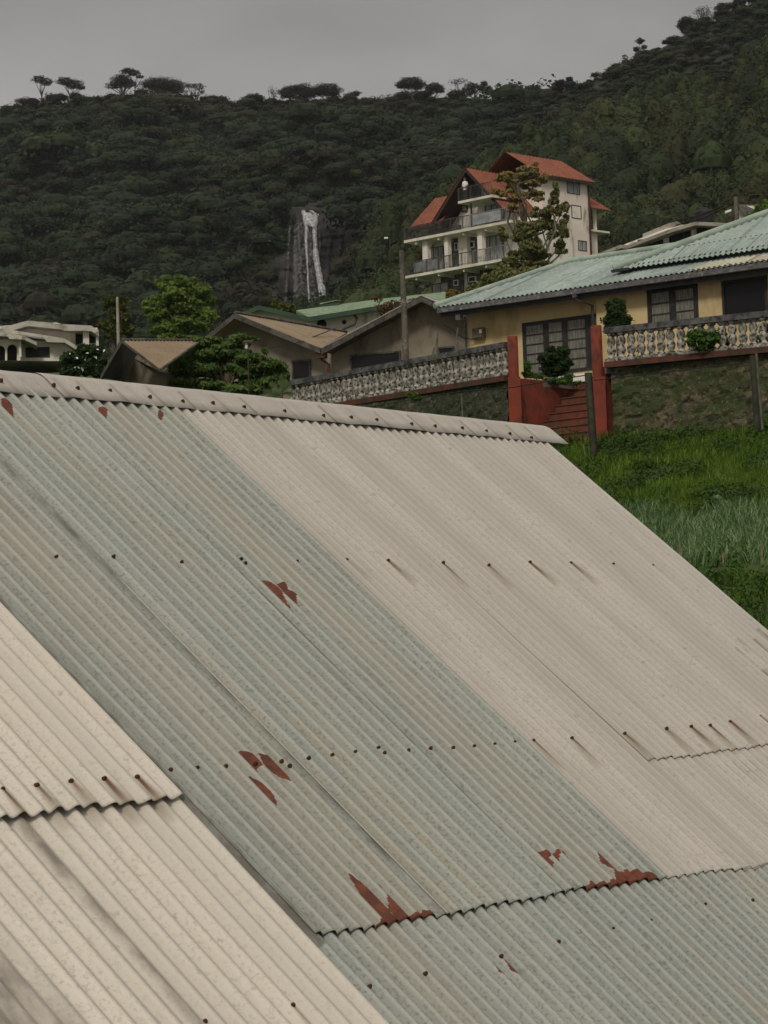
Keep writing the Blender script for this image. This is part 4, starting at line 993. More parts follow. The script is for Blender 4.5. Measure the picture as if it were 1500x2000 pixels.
# roofs
E0 = Yh.w(sA-.05, -.14, zEv+.02); E1 = Yh.w(sB, -.14, zEv+.02)
rp = ys_(1110, 508, 3.6); rq = ys_(1312, 488, 3.6); zr_ = (rp[1]+rq[1])/2
Rp = Yh.w(rp[0], 3.6, zr_); Rq = Yh.w(sB, 3.6, zr_)
corr_poly('roof', [E0, E1, Rq, Rp], M['greentin'], root, pitch=.15, amp=.022, sub=6, thick=.015)
Bk = Yh.w(sA-.05, 7.4, zEv+.02); corr_poly('roof', [E0, Bk, Rp], M['greentin'], root, pitch=.15, amp=.022, sub=6, edge=(0, 1), thick=.015)
corr_poly('roof', [Bk, Yh.w(sB, 7.4, zEv+.02), Rq, Rp], M['greentin'], root, pitch=.15, amp=.022, sub=6, thick=.015)
mb = MB(); 
def cap(mb, a, b, r=.085): mb.tube([a+Z*.035, b+Z*.035], r, 8)
cap(mb, E0, Rp); cap(mb, Rp, Rq)
mb.build('ridge_cap', M['capgreen'], root)
# higher hip in front right
F0 = Yh.pt(1198, 536, 0.75); 
H0 = ys_(1198, 532, 0.7); zU = H0[1]+0.06
U0 = Yh.w(H0[0], 0.7, zU); U1 = Yh.w(sB, 0.7, zU)
hp = ys_(1500, 418, 3.0); 
Up = Yh.w(hp[0], 3.0, hp[1]); Up2 = Yh.w(sB+1, 3.6, hp[1]+.45)
nU = (U1-U0).cross(Up-U0); 
zq = Up.z
corr_poly('roof', [U0, U1, Yh.w(sB, 3.0, zq), Up], M['greentin'], root, pitch=.15, amp=.022, sub=6, thick=.015)
corr_poly('roof', [U0, Yh.w(H0[0], 5.3, zU), Up], M['greentin'], root, pitch=.15, amp=.022, sub=6, edge=(0, 1), thick=.015)
mb = MB(); cap(mb, U0, Up, .10); cap(mb, Up, Yh.w(sB, 3.0, zq), .10); mb.build('ridge_cap', M['capgreen'], root)
mb = MB(); Yh.box(mb, H0[0]-.02, H0[0]+.5, .62, .70, zU-.07, zU+.0); mb.build('rake_board', M['darkwood'], root)
mb = MB()      # middle lap of sheets just above the eaves on the right
# beige patch of lower sheets at the right
la = ys_(1350, 540, 0.0)[0]
pa = [Yh.w(la, -.15, zEv+.045), Yh.w(sB, -.15, zEv+.045), Yh.w(sB, .5, zEv+.045+.65*(zr_-zEv)/3.74), Yh.w(la+.3, .5, zEv+.045+.65*(zr_-zEv)/3.74)]
corr_poly('roof_sheet', pa, M['tanlow'], root, pitch=.15, amp=.022, sub=6, thick=.01)
for k, (t0, m_) in enumerate(((.36, 0), (.68, 0))):
    a = U0+(Up-U0)*t0; zz = a.z; dd = 0.7+(3.0-0.7)*t0; sa = H0[0]+(hp[0]-H0[0])*t0
    t1 = t0-.30
    pa = [Yh.w(H0[0]+(hp[0]-H0[0])*t1+.35, .7+2.3*t1, zU+(zq-zU)*t1+.02), Yh.w(sB, .7+2.3*t1, zU+(zq-zU)*t1+.02), Yh.w(sB, dd, zz+.02), Yh.w(sa+.35, dd, zz+.02)]
    corr_poly('roof_sheet', pa, M['greentin'], root, pitch=.15, amp=.022, sub=6, thick=.02)
# big window (french window), left wing
a, b, z0, z1 = Yh.rect(1022, 631, 1177, 728, WD)
z1 = ys_(1100, 621, WD)[1]; z0 = z1-1.45
def panes_window(s0, s1, z0, z1, d, cols, rows, parent, frame=.09, toprow=0.0):
    mb = MB(); fr = Yh
    fr.box(mb, s0, s1, d-.03, d+.09, z1-frame, z1); fr.box(mb, s0, s1, d-.03, d+.09, z0, z0+frame)
    n = len(cols); W = s1-s0
    edges = [s0]+[s0+W*c for c in cols]+[s1]
    xs_ = []
    for i in range(len(edges)):
        w = frame if 0 < i < len(edges)-1 else frame*.8
        c = edges[i]; c = min(max(c, s0+w/2), s1-w/2)
        fr.box(mb, c-w/2, c+w/2, d-.028, d+.088, z0+frame, z1-frame); xs_.append((c-w/2, c+w/2))
    for i in range(len(edges)-1):
        x0, x1 = xs_[i][1], xs_[i+1][0]
        fr.box(mb, x0, x0+frame*.45, d-.022, d+.07, z0+frame, z1-frame); fr.box(mb, x1-frame*.45, x1, d-.022, d+.07, z0+frame, z1-frame)
        for j in range(1, rows):
            zz = z0+frame+(z1-z0-2*frame)*j/rows; fr.box(mb, x0+frame*.45, x1-frame*.45, d-.018, d+.065, zz-.018, zz+.018)
    w_ = mb.build('window', M['darkwood'], parent)
    g = MB(); fr.box(g, s0+frame*.5, s1-frame*.5, d-.006, d+.02, z0+frame*.5, z1-frame*.5); g.build('pane', M['curtain'], w_)
panes_window(a, b+.1, z0, z1, WD, (.29, .52, .80), 5, root)
a, b, _, _ = Yh.rect(1265, 565, 1364, 628, WD2); z1 = ys_(1315, 560, WD2)[1]; z0 = ys_(1315, 640, WD2)[1]
panes_window(a, b, z0, z1, WD2, (.5,), 3, root, frame=.10)
a, b, _, _ = Yh.rect(1411, 545, 1500, 612, WD2); z1 = ys_(1455, 544, WD2)[1]; z0 = ys_(1455, 630, WD2)[1]
window(Yh, root, (a, b, z0, z1), d=WD2, frame=.07, mull=0, gm='glass')
a = ys_(1530, 560, WD2)[0]
# pipe down at the corner, meter box, brackets
mb = MB(); c = Yh.w(ys_(1126, 572)[0], -.05, zEv-.16)
mb.tube([c, c-Z*.12, Yh.w(sK-.06, WD2-.08, zEv-.42), Yh.w(sK-.06, WD2-.08, zF-.5)], .035, 8); mb.box(c+Z*.0, Yh.e*.06, Yh.b*.06, Z*.07); mb.build('drainpipe', M['darkrail'], root)
mb = MB(); mb.tube([Yh.w(sW-.04, WD-.04, zEv-.2), Yh.w(sW-.04, WD-.04, zF-.5)], .03, 8); mb.build('drainpipe', M['gutter'], root)
mb = MB(); s0, s1, z0, z1 = Yh.rect(928, 641, 949, 663, WD); Yh.box(mb, s0, s1, WD-.14, WD-.003, z0, z1); Yh.box(mb, s0+.03, s1-.03, WD-.18, WD-.142, z0+.04, z1-.04); mt = mb.build('meter_box', M['meter'], root)
mb = MB(); sc_, zc_ = ys_(938, 647, WD-.2); Yh.box(mb, sc_-.04, sc_+.04, WD-.20, WD-.182, zc_-.05, zc_+.05); mb.build('meter_glass', M['whitepl'], mt)
mb = MB(); s0, z0 = ys_(897, 622, .1); Yh.box(mb, s0-.05, s0+.1, .0, .15, z0-.05, z0+.12); mb.build('eaves_lamp', M['gutter'], root)
mb = MB(); mb.tube([Yh.pt(866, 634, .1), Yh.pt(885, 645, .3), Yh.pt(905, 660, .5), Yh.pt(930, 664, WD-.1)], .012, 5); mb.build('cable', M['wire'], root)
mb = MB(); Yh.box(mb, sK-1.55, sK, WD-.35, WD-.02, zF+.0, ys_(1100, 738, WD)[1]+.02); mb.build('window_sill', M['whitewall'], root)
# ================================================================== BALUSTRADES, RETAINING WALLS, STEPS
def baluster_proto(h, r):
    mb = MB()
    prof = [(0, .95), (.07, .95), (.09, .68), (.14, .62), (.20, .85), (.30, 1.0), (.40, .92), (.50, .62), (.60, .92), (.70, 1.0), (.80, .85), (.86, .62), (.91, .68), (.93, .95), (1, .95)]
    mb.tubeprof([(Vector((0, 0, a*h)), b*r) for a, b in prof], 12, 0)
    me = bpy.data.meshes.new('baluster'); me.from_pydata([tuple(v) for v in mb.v], [], mb.f)
    me.polygons.foreach_set('use_smooth', mb.sm); me.materials.append(M['baluster']); me.update(); return me
HB = 0.60
bme = baluster_proto(HB, .106)
def balustrade(pa, pb, zr, n, label, zdrop=0.0, grp='mouldy balustrades on the retaining walls'):
    """rail top at zr from pa to pb (plan points), zdrop lowers the far end"""
    a = Vector((pa[0], pa[1], zr)); b = Vector((pb[0], pb[1], zr-zdrop)); e = (b-a).normalized(); q = e.cross(Z).normalized(); L = (b-a).length
    root = thing('balustrade', (a+b)/2-Z*.95, label, 'balustrade', grp)
    o = ROOT[root.name]; up = q.cross(e).normalized(); up = up if up.z > 0 else -up
    mb = MB(); c = (a+b)/2
    mb.box(c-up*.07, e*(L/2), q*.13, up*.07); rl = mb.build('rail', M['rail'], root)
    mb = MB(); mb.box(c-up*(.14+HB+.035), e*(L/2), q*.13, up*.035); mb.build('base_course', M['baluster'], root)
    mb = MB(); mb.box(c-up*(.14+HB+.07+.07), e*(L/2), q*.19, up*.068); mb.build('ledge', M['redledge'], root)
    for i in range(n):
        p = a+e*(L*(i+.5)/n)-Z*(.14+HB)
        ob = bpy.data.objects.new('baluster', bme); COL.objects.link(ob); ob.parent = root; ob.location = p-o
        ob.rotation_euler = (rnd.uniform(-.02, .02), rnd.uniform(-.02, .02), rnd.uniform(0, 6))
    return root
pR0 = P(1183, 641, 55.9); pR1 = P(1500, 606, 53.9); dR_ = (pR1-pR0); pR1 = pR0+dR_*1.25
zR_ = (P(1190, 641, 55.9).z+P(1500, 607, 53.9).z)/2
balustrade(pR0, pR1, zR_, 20, 'mouldy white balustrade with dark rail right of the red steps and yellow wall behind')
pL0 = P(568, 744, 64.8); pL1 = P(993, 668, 57.9)
balustrade(pL0, pL1, pL0.z, 39, 'long mouldy white balustrade with dark rail left of the red steps', zdrop=pL0.z-pL1.z)
def rubble_wall(name, a, b, z0, z1a, z1b, m, label, th=.5):
    a = Vector(a); b = Vector(b); L = (b.xy-a.xy).length; e = Vector(((b-a).x, (b-a).y, 0)).normalized(); q = Vector((e.y, -e.x, 0))
    if q.y > 0: q = -q
    nu = int(L/.07); nv = 34; V = []; Fc = []
    for j in range(nv+1):
        for i in range(nu+1):
            u = L*i/nu; zt = z1a+(z1b-z1a)*i/nu; z = z0+(zt-z0)*j/nv
            pp = Vector((u*2.6, z*3.2, 0)); dd, _p = mn.voronoi(pp)
            h = min(dd[1]-dd[0], .35)*.16+mn.noise(Vector((u*5, z*5, 2)))*.03
            if j in (0, nv): h = 0
            p = a+e*u; V.append((p.x+q.x*h, p.y+q.y*h, z))
    n = nu+1
    for j in range(nv):
        for i in range(nu): Fc.append((j*n+i, j*n+i+1, (j+1)*n+i+1, (j+1)*n+i))
    k = len(V)
    bs = [0, nu, nv*n+nu, nv*n]
    for x in bs: V.append(tuple(Vector(V[x])-q*th))
    Fc += [(k, k+3, k+2, k+1), (bs[0], bs[3], k+3, k), (bs[1], k+1, k+2, bs[2])]
    Fc.append((nv*n, nv*n+nu, k+2, k+3))
    mb = MB(); mb.add(V, Fc, 0, False)
    o = mb.build(name, M[m], None, origin=((a.x+b.x)/2, (a.y+b.y)/2, z0)); return tag(o, label, 'retaining wall')
rubble_wall('retaining_wall', pR0+Vector((0.1, .02, 0)), pR1, 3.6, zR_-.94, zR_-.94, 'rubble', 'rough mossy stone retaining wall under the balustrade right of the red steps')
zl0 = pL0.z-.945; zl1 = pL1.z-.945
rubble_wall('retaining_wall', pL0+Vector((-.3, .02, 0)), pL1-Vector((.05, 0, 0)), 3.0, zl0, zl1, 'rubble2', 'dark stone retaining wall under the long balustrade left of the red steps')
# red pillars and steps
def pillar(pa, pb, Yp, label, wide):
    b = P(pa[0], pa[1], Yp); t = P(pb[0], pb[1], Yp); k = Yp/F
    root = thing('gate_pillar', b, label, 'pillar', 'red pillars either side of the steps')
    zm = P(pb[0], 737, Yp).z; xc = t.x*.5+b.x*.5
    mb = MB(); mb.tubeprof([(Vector((xc, Yp, zm)), wide*.5), (Vector((xc, Yp, t.z-.02)), wide*.5), (Vector((xc, Yp, t.z)), wide*.46)], 20, 0); mb.build('round_shaft', M['redpaint'], root)
    mb = MB(); mb.box(Vector((xc, Yp, (zm+b.z)/2-.2)), Vector((wide*.58, 0, 0)), Vector((0, wide*.55, 0)), Z*((zm-b.z)/2+.2)); mb.build('pier', M['redpaint'], root)
    return xc
YL = 57.75; YRp = 55.95
xl = pillar((1004, 838), (1004, 657), YL, 'red round-topped pillar at the left of the steps', .255)
xr = pillar((1171, 862), (1166, 636), YRp, 'red round-topped pillar at the right of the steps', .26)
st = thing('stairway', (xl+1, YL-.5, 4.3), 'dark red concrete steps between two red pillars climbing to the terrace', 'stairs')
# stair direction runs back and to the right
pA = Vector((xl, YL, 0)); pB = Vector((xr, YRp, 0)); ex = (pB-pA).normalized(); bd = Vector((-ex.y, ex.x, 0)); bd = bd if bd.y > 0 else -bd
Ls = (pB-pA).length
ns = 11; z0s = 4.0; rise = (TERR_Z-z0s)/ns; tr = .24
for i in range(ns):
    mb = MB(); zc0 = z0s+rise*i
    c = pA+ex*(Ls/2)+bd*(-.35+tr*i+(ns-i)*tr/2)
    mb.box(Vector((c.x, c.y, zc0+rise/2)), ex*(Ls/2-.14-.002*i), bd*((ns-i)*tr/2), Z*(rise/2))
    mb.box(Vector((c.x, c.y, zc0+rise-.015))-bd*((ns-i)*tr/2+.012), ex*(Ls/2-.15-.002*i), bd*.014, Z*.013)
    mb.build('step', M['redstep'], st)
for w, nm_ in ((0, 'left'), (1, 'right')):
    mb = MB(); o_ = pA+ex*(.06 if w == 0 else Ls-.06)
    zt_ = P(1030, 738, YL).z
    pr_ = [o_+Z*3.6, o_+Z*zt_, o_+bd*1.2+Z*zt_, o_+bd*2.7+Z*(TERR_Z+.03), o_+bd*2.7+Z*3.6]
    mb.slab([x_-bd*0 for x_ in pr_], ex*(-.16 if w == 0 else .16)); mb.build('side_wall', M['redpaint'], st)

# terrace floor, notched for the steps
mb = MB(); nA = pA+ex*.1; nB = pB-ex*.1
l1 = [(X_of(573, 64.7)-.2, 65.0), (nA.x, nA.y+.1), (nA.x+bd.x*2.3, nA.y+bd.y*2.3), (-2, 76), (-6, 76)]
l2 = [(nA.x+bd.x*2.3, nA.y+bd.y*2.3), (nB.x+bd.x*2.3, nB.y+bd.y*2.3), (10, 76), (-2, 76)]
l3 = [(nB.x+bd.x*2.3, nB.y+bd.y*2.3), (nB.x, nB.y+.1), (pR1.x, pR1.y+.1), (16, 60), (10, 76)]
for l_ in (l1, l2, l3): mb.slab([Vector((x, y, TERR_Z)) for x, y in l_], Vector((0, 0, -.15)))
tag(mb.build('terrace', M['terrace']), kind='structure')

# posts of the wire fence
def post(a, b, Yp, r, label, m='fascia', name='fence_post', sq=True):
    A_, B_ = P(a[0], a[1], Yp), P(b[0], b[1], Yp); mb = MB()
    if sq: mb.tube([A_-Z*.3, B_], r, 4, cap=True)
    else: mb.tube([A_-Z*.3, B_], r, 8)
    return tag(mb.build(name, M[m], None, origin=A_), label, 'post')
M['postm'] = mat('dark mossy post', (0.030, 0.028, 0.022), (0.05, 0.055, 0.03), 5)
M['postp'] = mat('pale lichen post', (0.12, 0.13, 0.09), (0.06, 0.07, 0.045), 5)
post((1160, 872), (1149, 728), 54.0, .085, 'dark square wooden post standing in front of the red steps', 'postm')
post((1479, 815), (1470, 694), 51.5, .07, 'dark mossy fence post in front of the stone wall at the right edge', 'postm')
post((1488, 812), (1477, 690), 51.3, .03, 'thin pale lichen-covered post beside the dark post at the right edge', 'postp')
post((905, 832), (901, 768), 54.5, .02, 'thin green metal post in front of the dark stone wall', 'postp', sq=False)
def wire(pts, Yp, r, label, cat='cable', name='cable', m='wire'):
    mb = MB(); P_ = [P(x, y, Y_) for (x, y, Y_) in pts]
    mb.tube(P_, r, 4); return tag(mb.build(name, M[m], None, origin=P_[0]), label, cat)
wire([(728, 794, 57), (800, 781, 56.5), (905, 764, 55), (1000, 757, 54.6), (1072, 744, 54.3), (1150, 732, 54)], 55, .012, 'thin fence wire strung across the stone wall and the red pillar', 'wire', 'fence_wire')
wire([(1160, 743, 54), (1300, 727, 53), (1474, 706, 51.5)], 55, .010, 'thin fence wire along the right stone wall', 'wire', 'fence_wire')
wire([(594, 666, 59), (560, 674, 58.5), (520, 681, 58)], 55, .009, 'thin service wire drooping in front of the tan gable wall')

# utility poles and lamps
pole = thing('utility_pole', P(794, 720, 62.5), 'tall weathered utility pole in front of the grey house', 'pole')
mb = MB(); mb.tube([P(795, 760, 62.5), P(789, 600, 62.5), P(784, 489, 62.5)], [.09, .078, .062], 10); mb.build('pole', M['wood_pole'], pole)
mb = MB(); mb.box(P(803, 585, 62.4), Vector((.1, 0, .03)), Vector((0, .03, 0)), Z*.02); mb.build('bracket', M['gutter'], pole)
pole = thing('utility_pole', P(231, 672, 100), 'pale concrete pole beside the slim yellow-green tree', 'pole')
mb = MB(); mb.tube([P(232, 700, 100), P(229, 580, 100)], [.075, .055], 8); mb.build('pole', M['concrete'], pole)
lamp = thing('garden_lamp', P(487, 775, 49), 'small garden lamp with brown hood on a thin green post inside the dark conifer', 'lamp')
mb = MB(); mb.tube([P(487, 790, 49), P(484, 680, 49)], .014, 6); mb.build('post', M['postm'], lamp)
mb = MB(); c = P(484, 670, 49); mb.slab([c+Vector((-.11, -.09, -.0)), c+Vector((.11, -.09, 0)), c+Vector((.08, .09, .05)), c+Vector((-.08, .09, .05))], Z*.02); mb.build('hood', M['brownwood'], lamp)
mb = MB(); mb.tubeprof([(c+Vector((-.03, 0, -.12)), .02), (c+Vector((-.03, 0, -.09)), .035), (c+Vector((-.03, 0, -.03)), .03), (c+Vector((-.03, 0, 0)), .015)], 8, 0); mb.build('bulb', M['whitepl'], lamp)
lamp = thing('street_lamp', P(760, 500, 150), 'tiny white street lamp on a thin arm left of the hotel', 'street lamp')
mb = MB(); mb.tube([P(762, 560, 150), P(761, 470, 150), P(760, 464, 150), P(755, 463, 150)], .03, 6); mb.build('post', M['postm'], lamp)
mb = MB(); mb.box(P(754, 465, 150), Vector((.12, 0, 0)), Vector((0, .1, 0)), Z*.05); mb.build('lamp_head', M['whitepl'], lamp)
for i, (x0, y0, x1, y1) in enumerate(((1437, 392, 1300, 436), (1437, 396, 1320, 440))):
    wire([(x0, y0, 104), ((x0+x1)/2, (y0+y1)/2+6, 106), (x1, y1, 108)], 0, .025, ['upper', 'lower'][i]+' cable running left from the wooden pole by the water tank')

# ================================================================== TREES AND SHRUBS BETWEEN THE HOUSES
def btree(name, label, Y, base, bl, n, size, lm, cat='tree', seed=1, r0=.15, trunk=True, tm='bark', shell=.5, wob=.12, depth=1.0, frag=0):
    return tree(name, label, tuple(P(base[0], base[1], Y)), pblobs(bl, Y, depth), n, size, M and lm, tm, r0, cat, None, seed, trunk, shell, None, wob, 1.6, frag)
btree('round_tree', 'bright green dense round tree behind the small tan roofed house', 140, (352, 690),
      [(350, 575, 42, 36), (318, 590, 34, 30), (388, 588, 34, 34), (360, 550, 28, 20), (335, 552, 26, 22), (310, 622, 28, 26), (350, 625, 45, 30), (398, 618, 28, 28), (300, 600, 20, 20), (405, 600, 22, 22), (330, 650, 40, 18), (375, 650, 40, 16)], 26000, .16, 'bright', frag=9, seed=31, r0=.3)
btree('slim_tree', 'slim yellow-green tree with hanging branches behind the pale pole', 108, (222, 690),
      [(224, 585, 14, 12), (240, 592, 10, 14), (210, 600, 10, 12), (218, 618, 16, 16), (245, 622, 12, 18), (205, 640, 12, 18), (225, 650, 20, 18), (246, 650, 12, 16)], 3600, .20, 'yellowgreen', frag=7, seed=32, r0=.12, shell=.2)
btree('shrub', 'dark green shrub with white flowers below the white house', 78, (165, 735),
      [(165, 702, 32, 20), (140, 706, 22, 18), (192, 695, 24, 20), (205, 712, 18, 18), (170, 684, 22, 10), (150, 722, 34, 12), (190, 724, 30, 12)], 5200, .15, 'topiary', 'shrub', frag=8, seed=33, r0=.08)
V, Fa = leaf_cloud(pblobs([(165, 702, 34, 22), (192, 695, 25, 20)], 77.6), 40, .07, 77, shell=.95)
fl = np_mesh('flowers', V, Fa, M['flower'], bpy.data.objects['shrub'])
btree('conifer_tree', 'spreading dark green conifer with feathery sprays beside the small garden lamp', 51, (440, 790),
      [(400, 690, 46, 26), (372, 710, 40, 28), (440, 680, 40, 18), (468, 664, 26, 10), (352, 735, 30, 22), (420, 725, 56, 34), (480, 712, 38, 28), (515, 698, 26, 16), (530, 715, 34, 22), (505, 740, 54, 28), (440, 752, 70, 22), (540, 735, 22, 18), (395, 665, 20, 8), (360, 752, 42, 14)], 36000, .08, 'darkgreen', frag=9, seed=34, r0=.12, shell=.35)
btree('bush', 'small bush with reddish leaves growing on the pale green roof edge by the utility pole', 78, (765, 640),
      [(752, 600, 20, 12), (775, 592, 22, 8), (748, 618, 14, 12), (805, 588, 10, 5), (735, 585, 12, 6)], 420, .07, 'redtwig', 'bush', seed=35, r0=.03, shell=.2)
btree('bush', 'green bushes growing at the back of the green roof under the waterfall, left end', 88, (560, 640),
      [(545, 598, 14, 10), (562, 602, 16, 7), (575, 606, 12, 5), (540, 590, 8, 6)], 900, .12, 'yellowgreen', 'bush', seed=36, r0=.03)
btree('croton_bush', 'yellow and red leaved croton bush under the hotel', 125, (880, 620),
      [(880, 577, 15, 11), (868, 588, 14, 9), (893, 588, 14, 8), (850, 592, 10, 6)], 1500, .16, 'croton', 'bush', seed=37, r0=.05)
btree('hedge_shrub', 'olive green hedge climbing the slope between the hotel and the green roof', 120, (950, 600),
      [(915, 582, 26, 11), (940, 568, 26, 13), (965, 552, 26, 15), (990, 540, 28, 18), (1010, 545, 26, 16), (900, 596, 24, 8), (1035, 532, 24, 12)], 5200, .17, 'olive', 'hedge', seed=38, r0=.06)
btree('hotel_tree', 'tall open tree with orange-tinted leaves in front of the hotel', 150, (1040, 560),
      [(1015, 335, 21.0, 14.7), (985, 345, 19.0, 9.5), (1040, 330, 16.8, 13.7), (1000, 362, 25.2, 14.7), (975, 372, 14.7, 12.5), (1035, 358, 21.0, 16.8), (1058, 345, 14.7, 14.7), (1012, 388, 23.0, 12.5), (1045, 380, 21.0, 12.5), (1000, 402, 14.7, 10.5)], 11000, .15, 'orange', seed=39, r0=.24, shell=.0, frag=7, wob=.25)
btree('hotel_tree', 'full olive green lower tree in front of the hotel corner, right of the orange-tinted crown', 146, (1060, 570),
      [(1050, 420, 25.2, 16.8), (1078, 405, 16.8, 21.0), (1085, 375, 10.5, 16.8), (1098, 420, 14.7, 25.2), (1030, 445, 25.2, 19.0), (1070, 450, 31.5, 25.2), (1102, 455, 12.5, 27.3), (1020, 475, 29.5, 23.0), (1055, 490, 35.7, 23.0), (1095, 482, 14.7, 14.7), (1010, 505, 27.3, 19.0), (1040, 518, 31.5, 12.5), (985, 455, 12.5, 14.7), (990, 520, 21.0, 14.7)], 17000, .16, 'olive', seed=40, r0=.22, shell=.0, frag=7, wob=.2, tm='palebark')
btree('corner_tree', 'green tree cut off by the right edge above the green tin roof', 84, (1520, 460),
      [(1500, 412, 26, 14), (1520, 405, 30, 20), (1478, 422, 16, 10), (1530, 430, 40, 20)], 3600, .15, 'bright', seed=41, r0=.12)
btree('topiary_bush', 'dark clipped dome-shaped bush in front of the yellow wall above the right balustrade', 57.6, (1208, 700),
      [(1203, 606, 19, 20), (1206, 625, 24, 20), (1205, 640, 24, 14), (1200, 598, 14, 12)], 7000, .045, 'topiary', 'bush', seed=42, r0=.04, shell=.8)
btree('round_bush', 'dark round bush in front of the large dark-framed window at the top of the steps', 58.9, (1085, 745),
      [(1082, 695, 27, 25), (1095, 712, 26, 20), (1070, 708, 20, 18), (1085, 725, 26, 10)], 6500, .05, 'topiary', 'bush', seed=43, frag=9, r0=.04, shell=.2)
btree('planter_plant', 'small leafy plants with pale flowers along the top of the red steps', 58.6, (1085, 760),
      [(1050, 735, 16, 5), (1075, 742, 18, 5), (1100, 745, 20, 7), (1125, 748, 12, 4), (1030, 715, 8, 12), (1030, 730, 12, 6), (1110, 735, 12, 7)], 1500, .05, 'vine', 'plant', seed=44, r0=.01, trunk=False, shell=.2)
btree('climbing_plant', 'fresh green climbing plant covering balusters of the right balustrade', 54.4, (1370, 690),
      [(1360, 655, 18, 12), (1378, 662, 22, 16), (1395, 660, 12, 14), (1350, 668, 10, 8), (1372, 678, 16, 6)], 1500, .065, 'vine', 'plant', seed=45, r0=.012, shell=.3)
btree('climbing_plant', 'reddish leaved plant behind the right balustrade, right of the green climber', 55.0, (1415, 690),
      [(1412, 655, 8, 9), (1420, 668, 9, 8), (1408, 640, 5, 5)], 300, .06, 'redtwig', 'plant', seed=46, r0=.01, shell=.2)
btree('potted_plant', 'small spiky plant seen through the right balustrade near the red pillar', 56.0, (1250, 700),
      [(1250, 682, 6, 10), (1252, 690, 5, 6)], 160, .06, 'vine', 'plant', seed=47, r0=.01, shell=.2)
btree('climbing_plant', 'grassy tuft sprouting from the ledge under the left balustrade', 58.8, (808, 780),
      [(806, 772, 11, 6), (814, 778, 10, 4)], 420, .06, 'vine', 'plant', seed=48, r0=.01, trunk=False, shell=.1)
btree('climbing_plant', 'green plant at the far right end of the balustrade', 54.2, (1490, 690),
      [(1487, 660, 8, 14), (1500, 640, 10, 10), (1505, 670, 16, 12)], 500, .06, 'vine', 'plant', seed=49, r0=.01, shell=.1)
# palm
pm = thing('palm', P(548, 790, 47), 'young palm with pale splayed fronds left of the long balustrade', 'palm')
c = P(550, 770, 47)
for i, (dx, dy, bend) in enumerate(((-48, -6, 8), (-38, -16, 6), (-22, -30, 5), (2, -38, 2), (18, -24, 5), (-30, 6, 6), (24, -6, 6), (-46, 4, 9), (10, -34, 4))):
    k = 47/F; pts = []; mb = MB(); dyp = rnd.uniform(-.15, .15)
    for j in range(9):
        t = j/8; pts.append(c+Vector((dx*t*k, dyp*t, (-dy*t-bend*t*t*2+bend*t)*k)))
    vs = []; fs = []
    for j in range(8):
        a_, b_ = pts[j], pts[j+1]; u = (b_-a_).normalized(); w = u.cross(Vector((0, 1, .3))).normalized()
        ln = .15*math.sin(math.pi*min(1, .15+j/9))
        for sg in (-1, 1):
            for h in (0, .5):
                o_ = a_+(b_-a_)*h; i0 = len(vs)
                vs += [o_, o_+u*.022, o_+u*ln*.8+w*sg*ln*.55-Z*ln*.25]; fs.append((i0, i0+1, i0+2))
    mb.add(vs, fs); mb.tube(pts, .006, 4); mb.build('frond', M['palm'], pm)
mb = MB(); mb.tube([P(548, 800, 47), c], .03, 6); mb.build('stem', M['bark'], pm)
# cacti-like stems behind the left balustrade
for i, (x, y0, y1, r) in enumerate(((854, 700, 650, 9), (893, 690, 640, 9), (847, 700, 678, 6))):
    mb = MB(); mb.tube([P(x, y0, 58.9), P(x-1, (y0+y1)/2, 58.9), P(x+1, y1, 58.9)], [.035, .03, .018], 7)
    tag(mb.build('cut_stem', M['postp'], None, origin=P(x, y0, 58.9)), ['dry cut stem left of the two tall ones, behind the long balustrade', 'dry cut stem nearest the yellow wall behind the long balustrade', 'short curved cut stem behind the long balustrade'][i], 'stem')

# ================================================================== BANK: grass, creepers, leeks
def on_ground(px, py):
    r = ray(px, py); Y = 22.0; prev = None
    while Y < 66:
        q = r*(Y/r.y)
        if q.z < ground_z(q.x, Y) : return Vector((q.x, Y, ground_z(q.x, Y)))
        Y += .1
    return None
gv = []; lv = []; cvv = []
g = np.random.default_rng(5)
def blades(n, fx, h, w, seed, lean=.35, seg=2):
    """tapered bent blades; fx gives base points"""
    gg = random.Random(seed); V = []
    for _ in range(n):
        b = fx(gg)
        if b is None: continue
        a = gg.uniform(0, 6.28); hh = h*gg.uniform(.5, 1.25); l = gg.uniform(.2, 1)*lean*hh
        d = Vector((math.cos(a), math.sin(a), 0)); s = Vector((-d.y, d.x, 0))*w*gg.uniform(.7, 1.2)
        m = b+d*l*.35+Z*hh*.6; t = b+d*l+Z*hh*.92
        V += [b-s*.5, b+s*.5, m+s*.42, m-s*.42]; V += [m-s*.42, m+s*.42, t+s*.06, t-s*.06]
    return np.array([tuple(v) for v in V]), np.arange(len(V)).reshape(-1, 4)
def bank_pt(gg, x0=1.0, x1=14.5, y0=26, y1=57, cond=None):
    for _ in range(8):
        x = gg.uniform(x0, x1); y = gg.uniform(y0, y1)
        if y > wallY(x)-.25: continue
        if cond and not cond(x, y): continue
        return Vector((x, y, ground_z(x, y)-.03))
    return None
yt = lambda x, y: y+(55.0-wallY(x))
def in_veg(x, y): return 39.3 < yt(x, y) < 46.4
dens = lambda x, y: mn.noise(Vector((x*.8, y*.8, 11)))
V, Fa = blades(84000, lambda gg: bank_pt(gg, cond=lambda x, y: not in_veg(x, y) and dens(x, y) > -.22), .26, .022, 3, .7)
tag(np_mesh('grass', V, Fa, M['grass']), 'rough bright green grass on the bank below the retaining wall', kind='stuff')
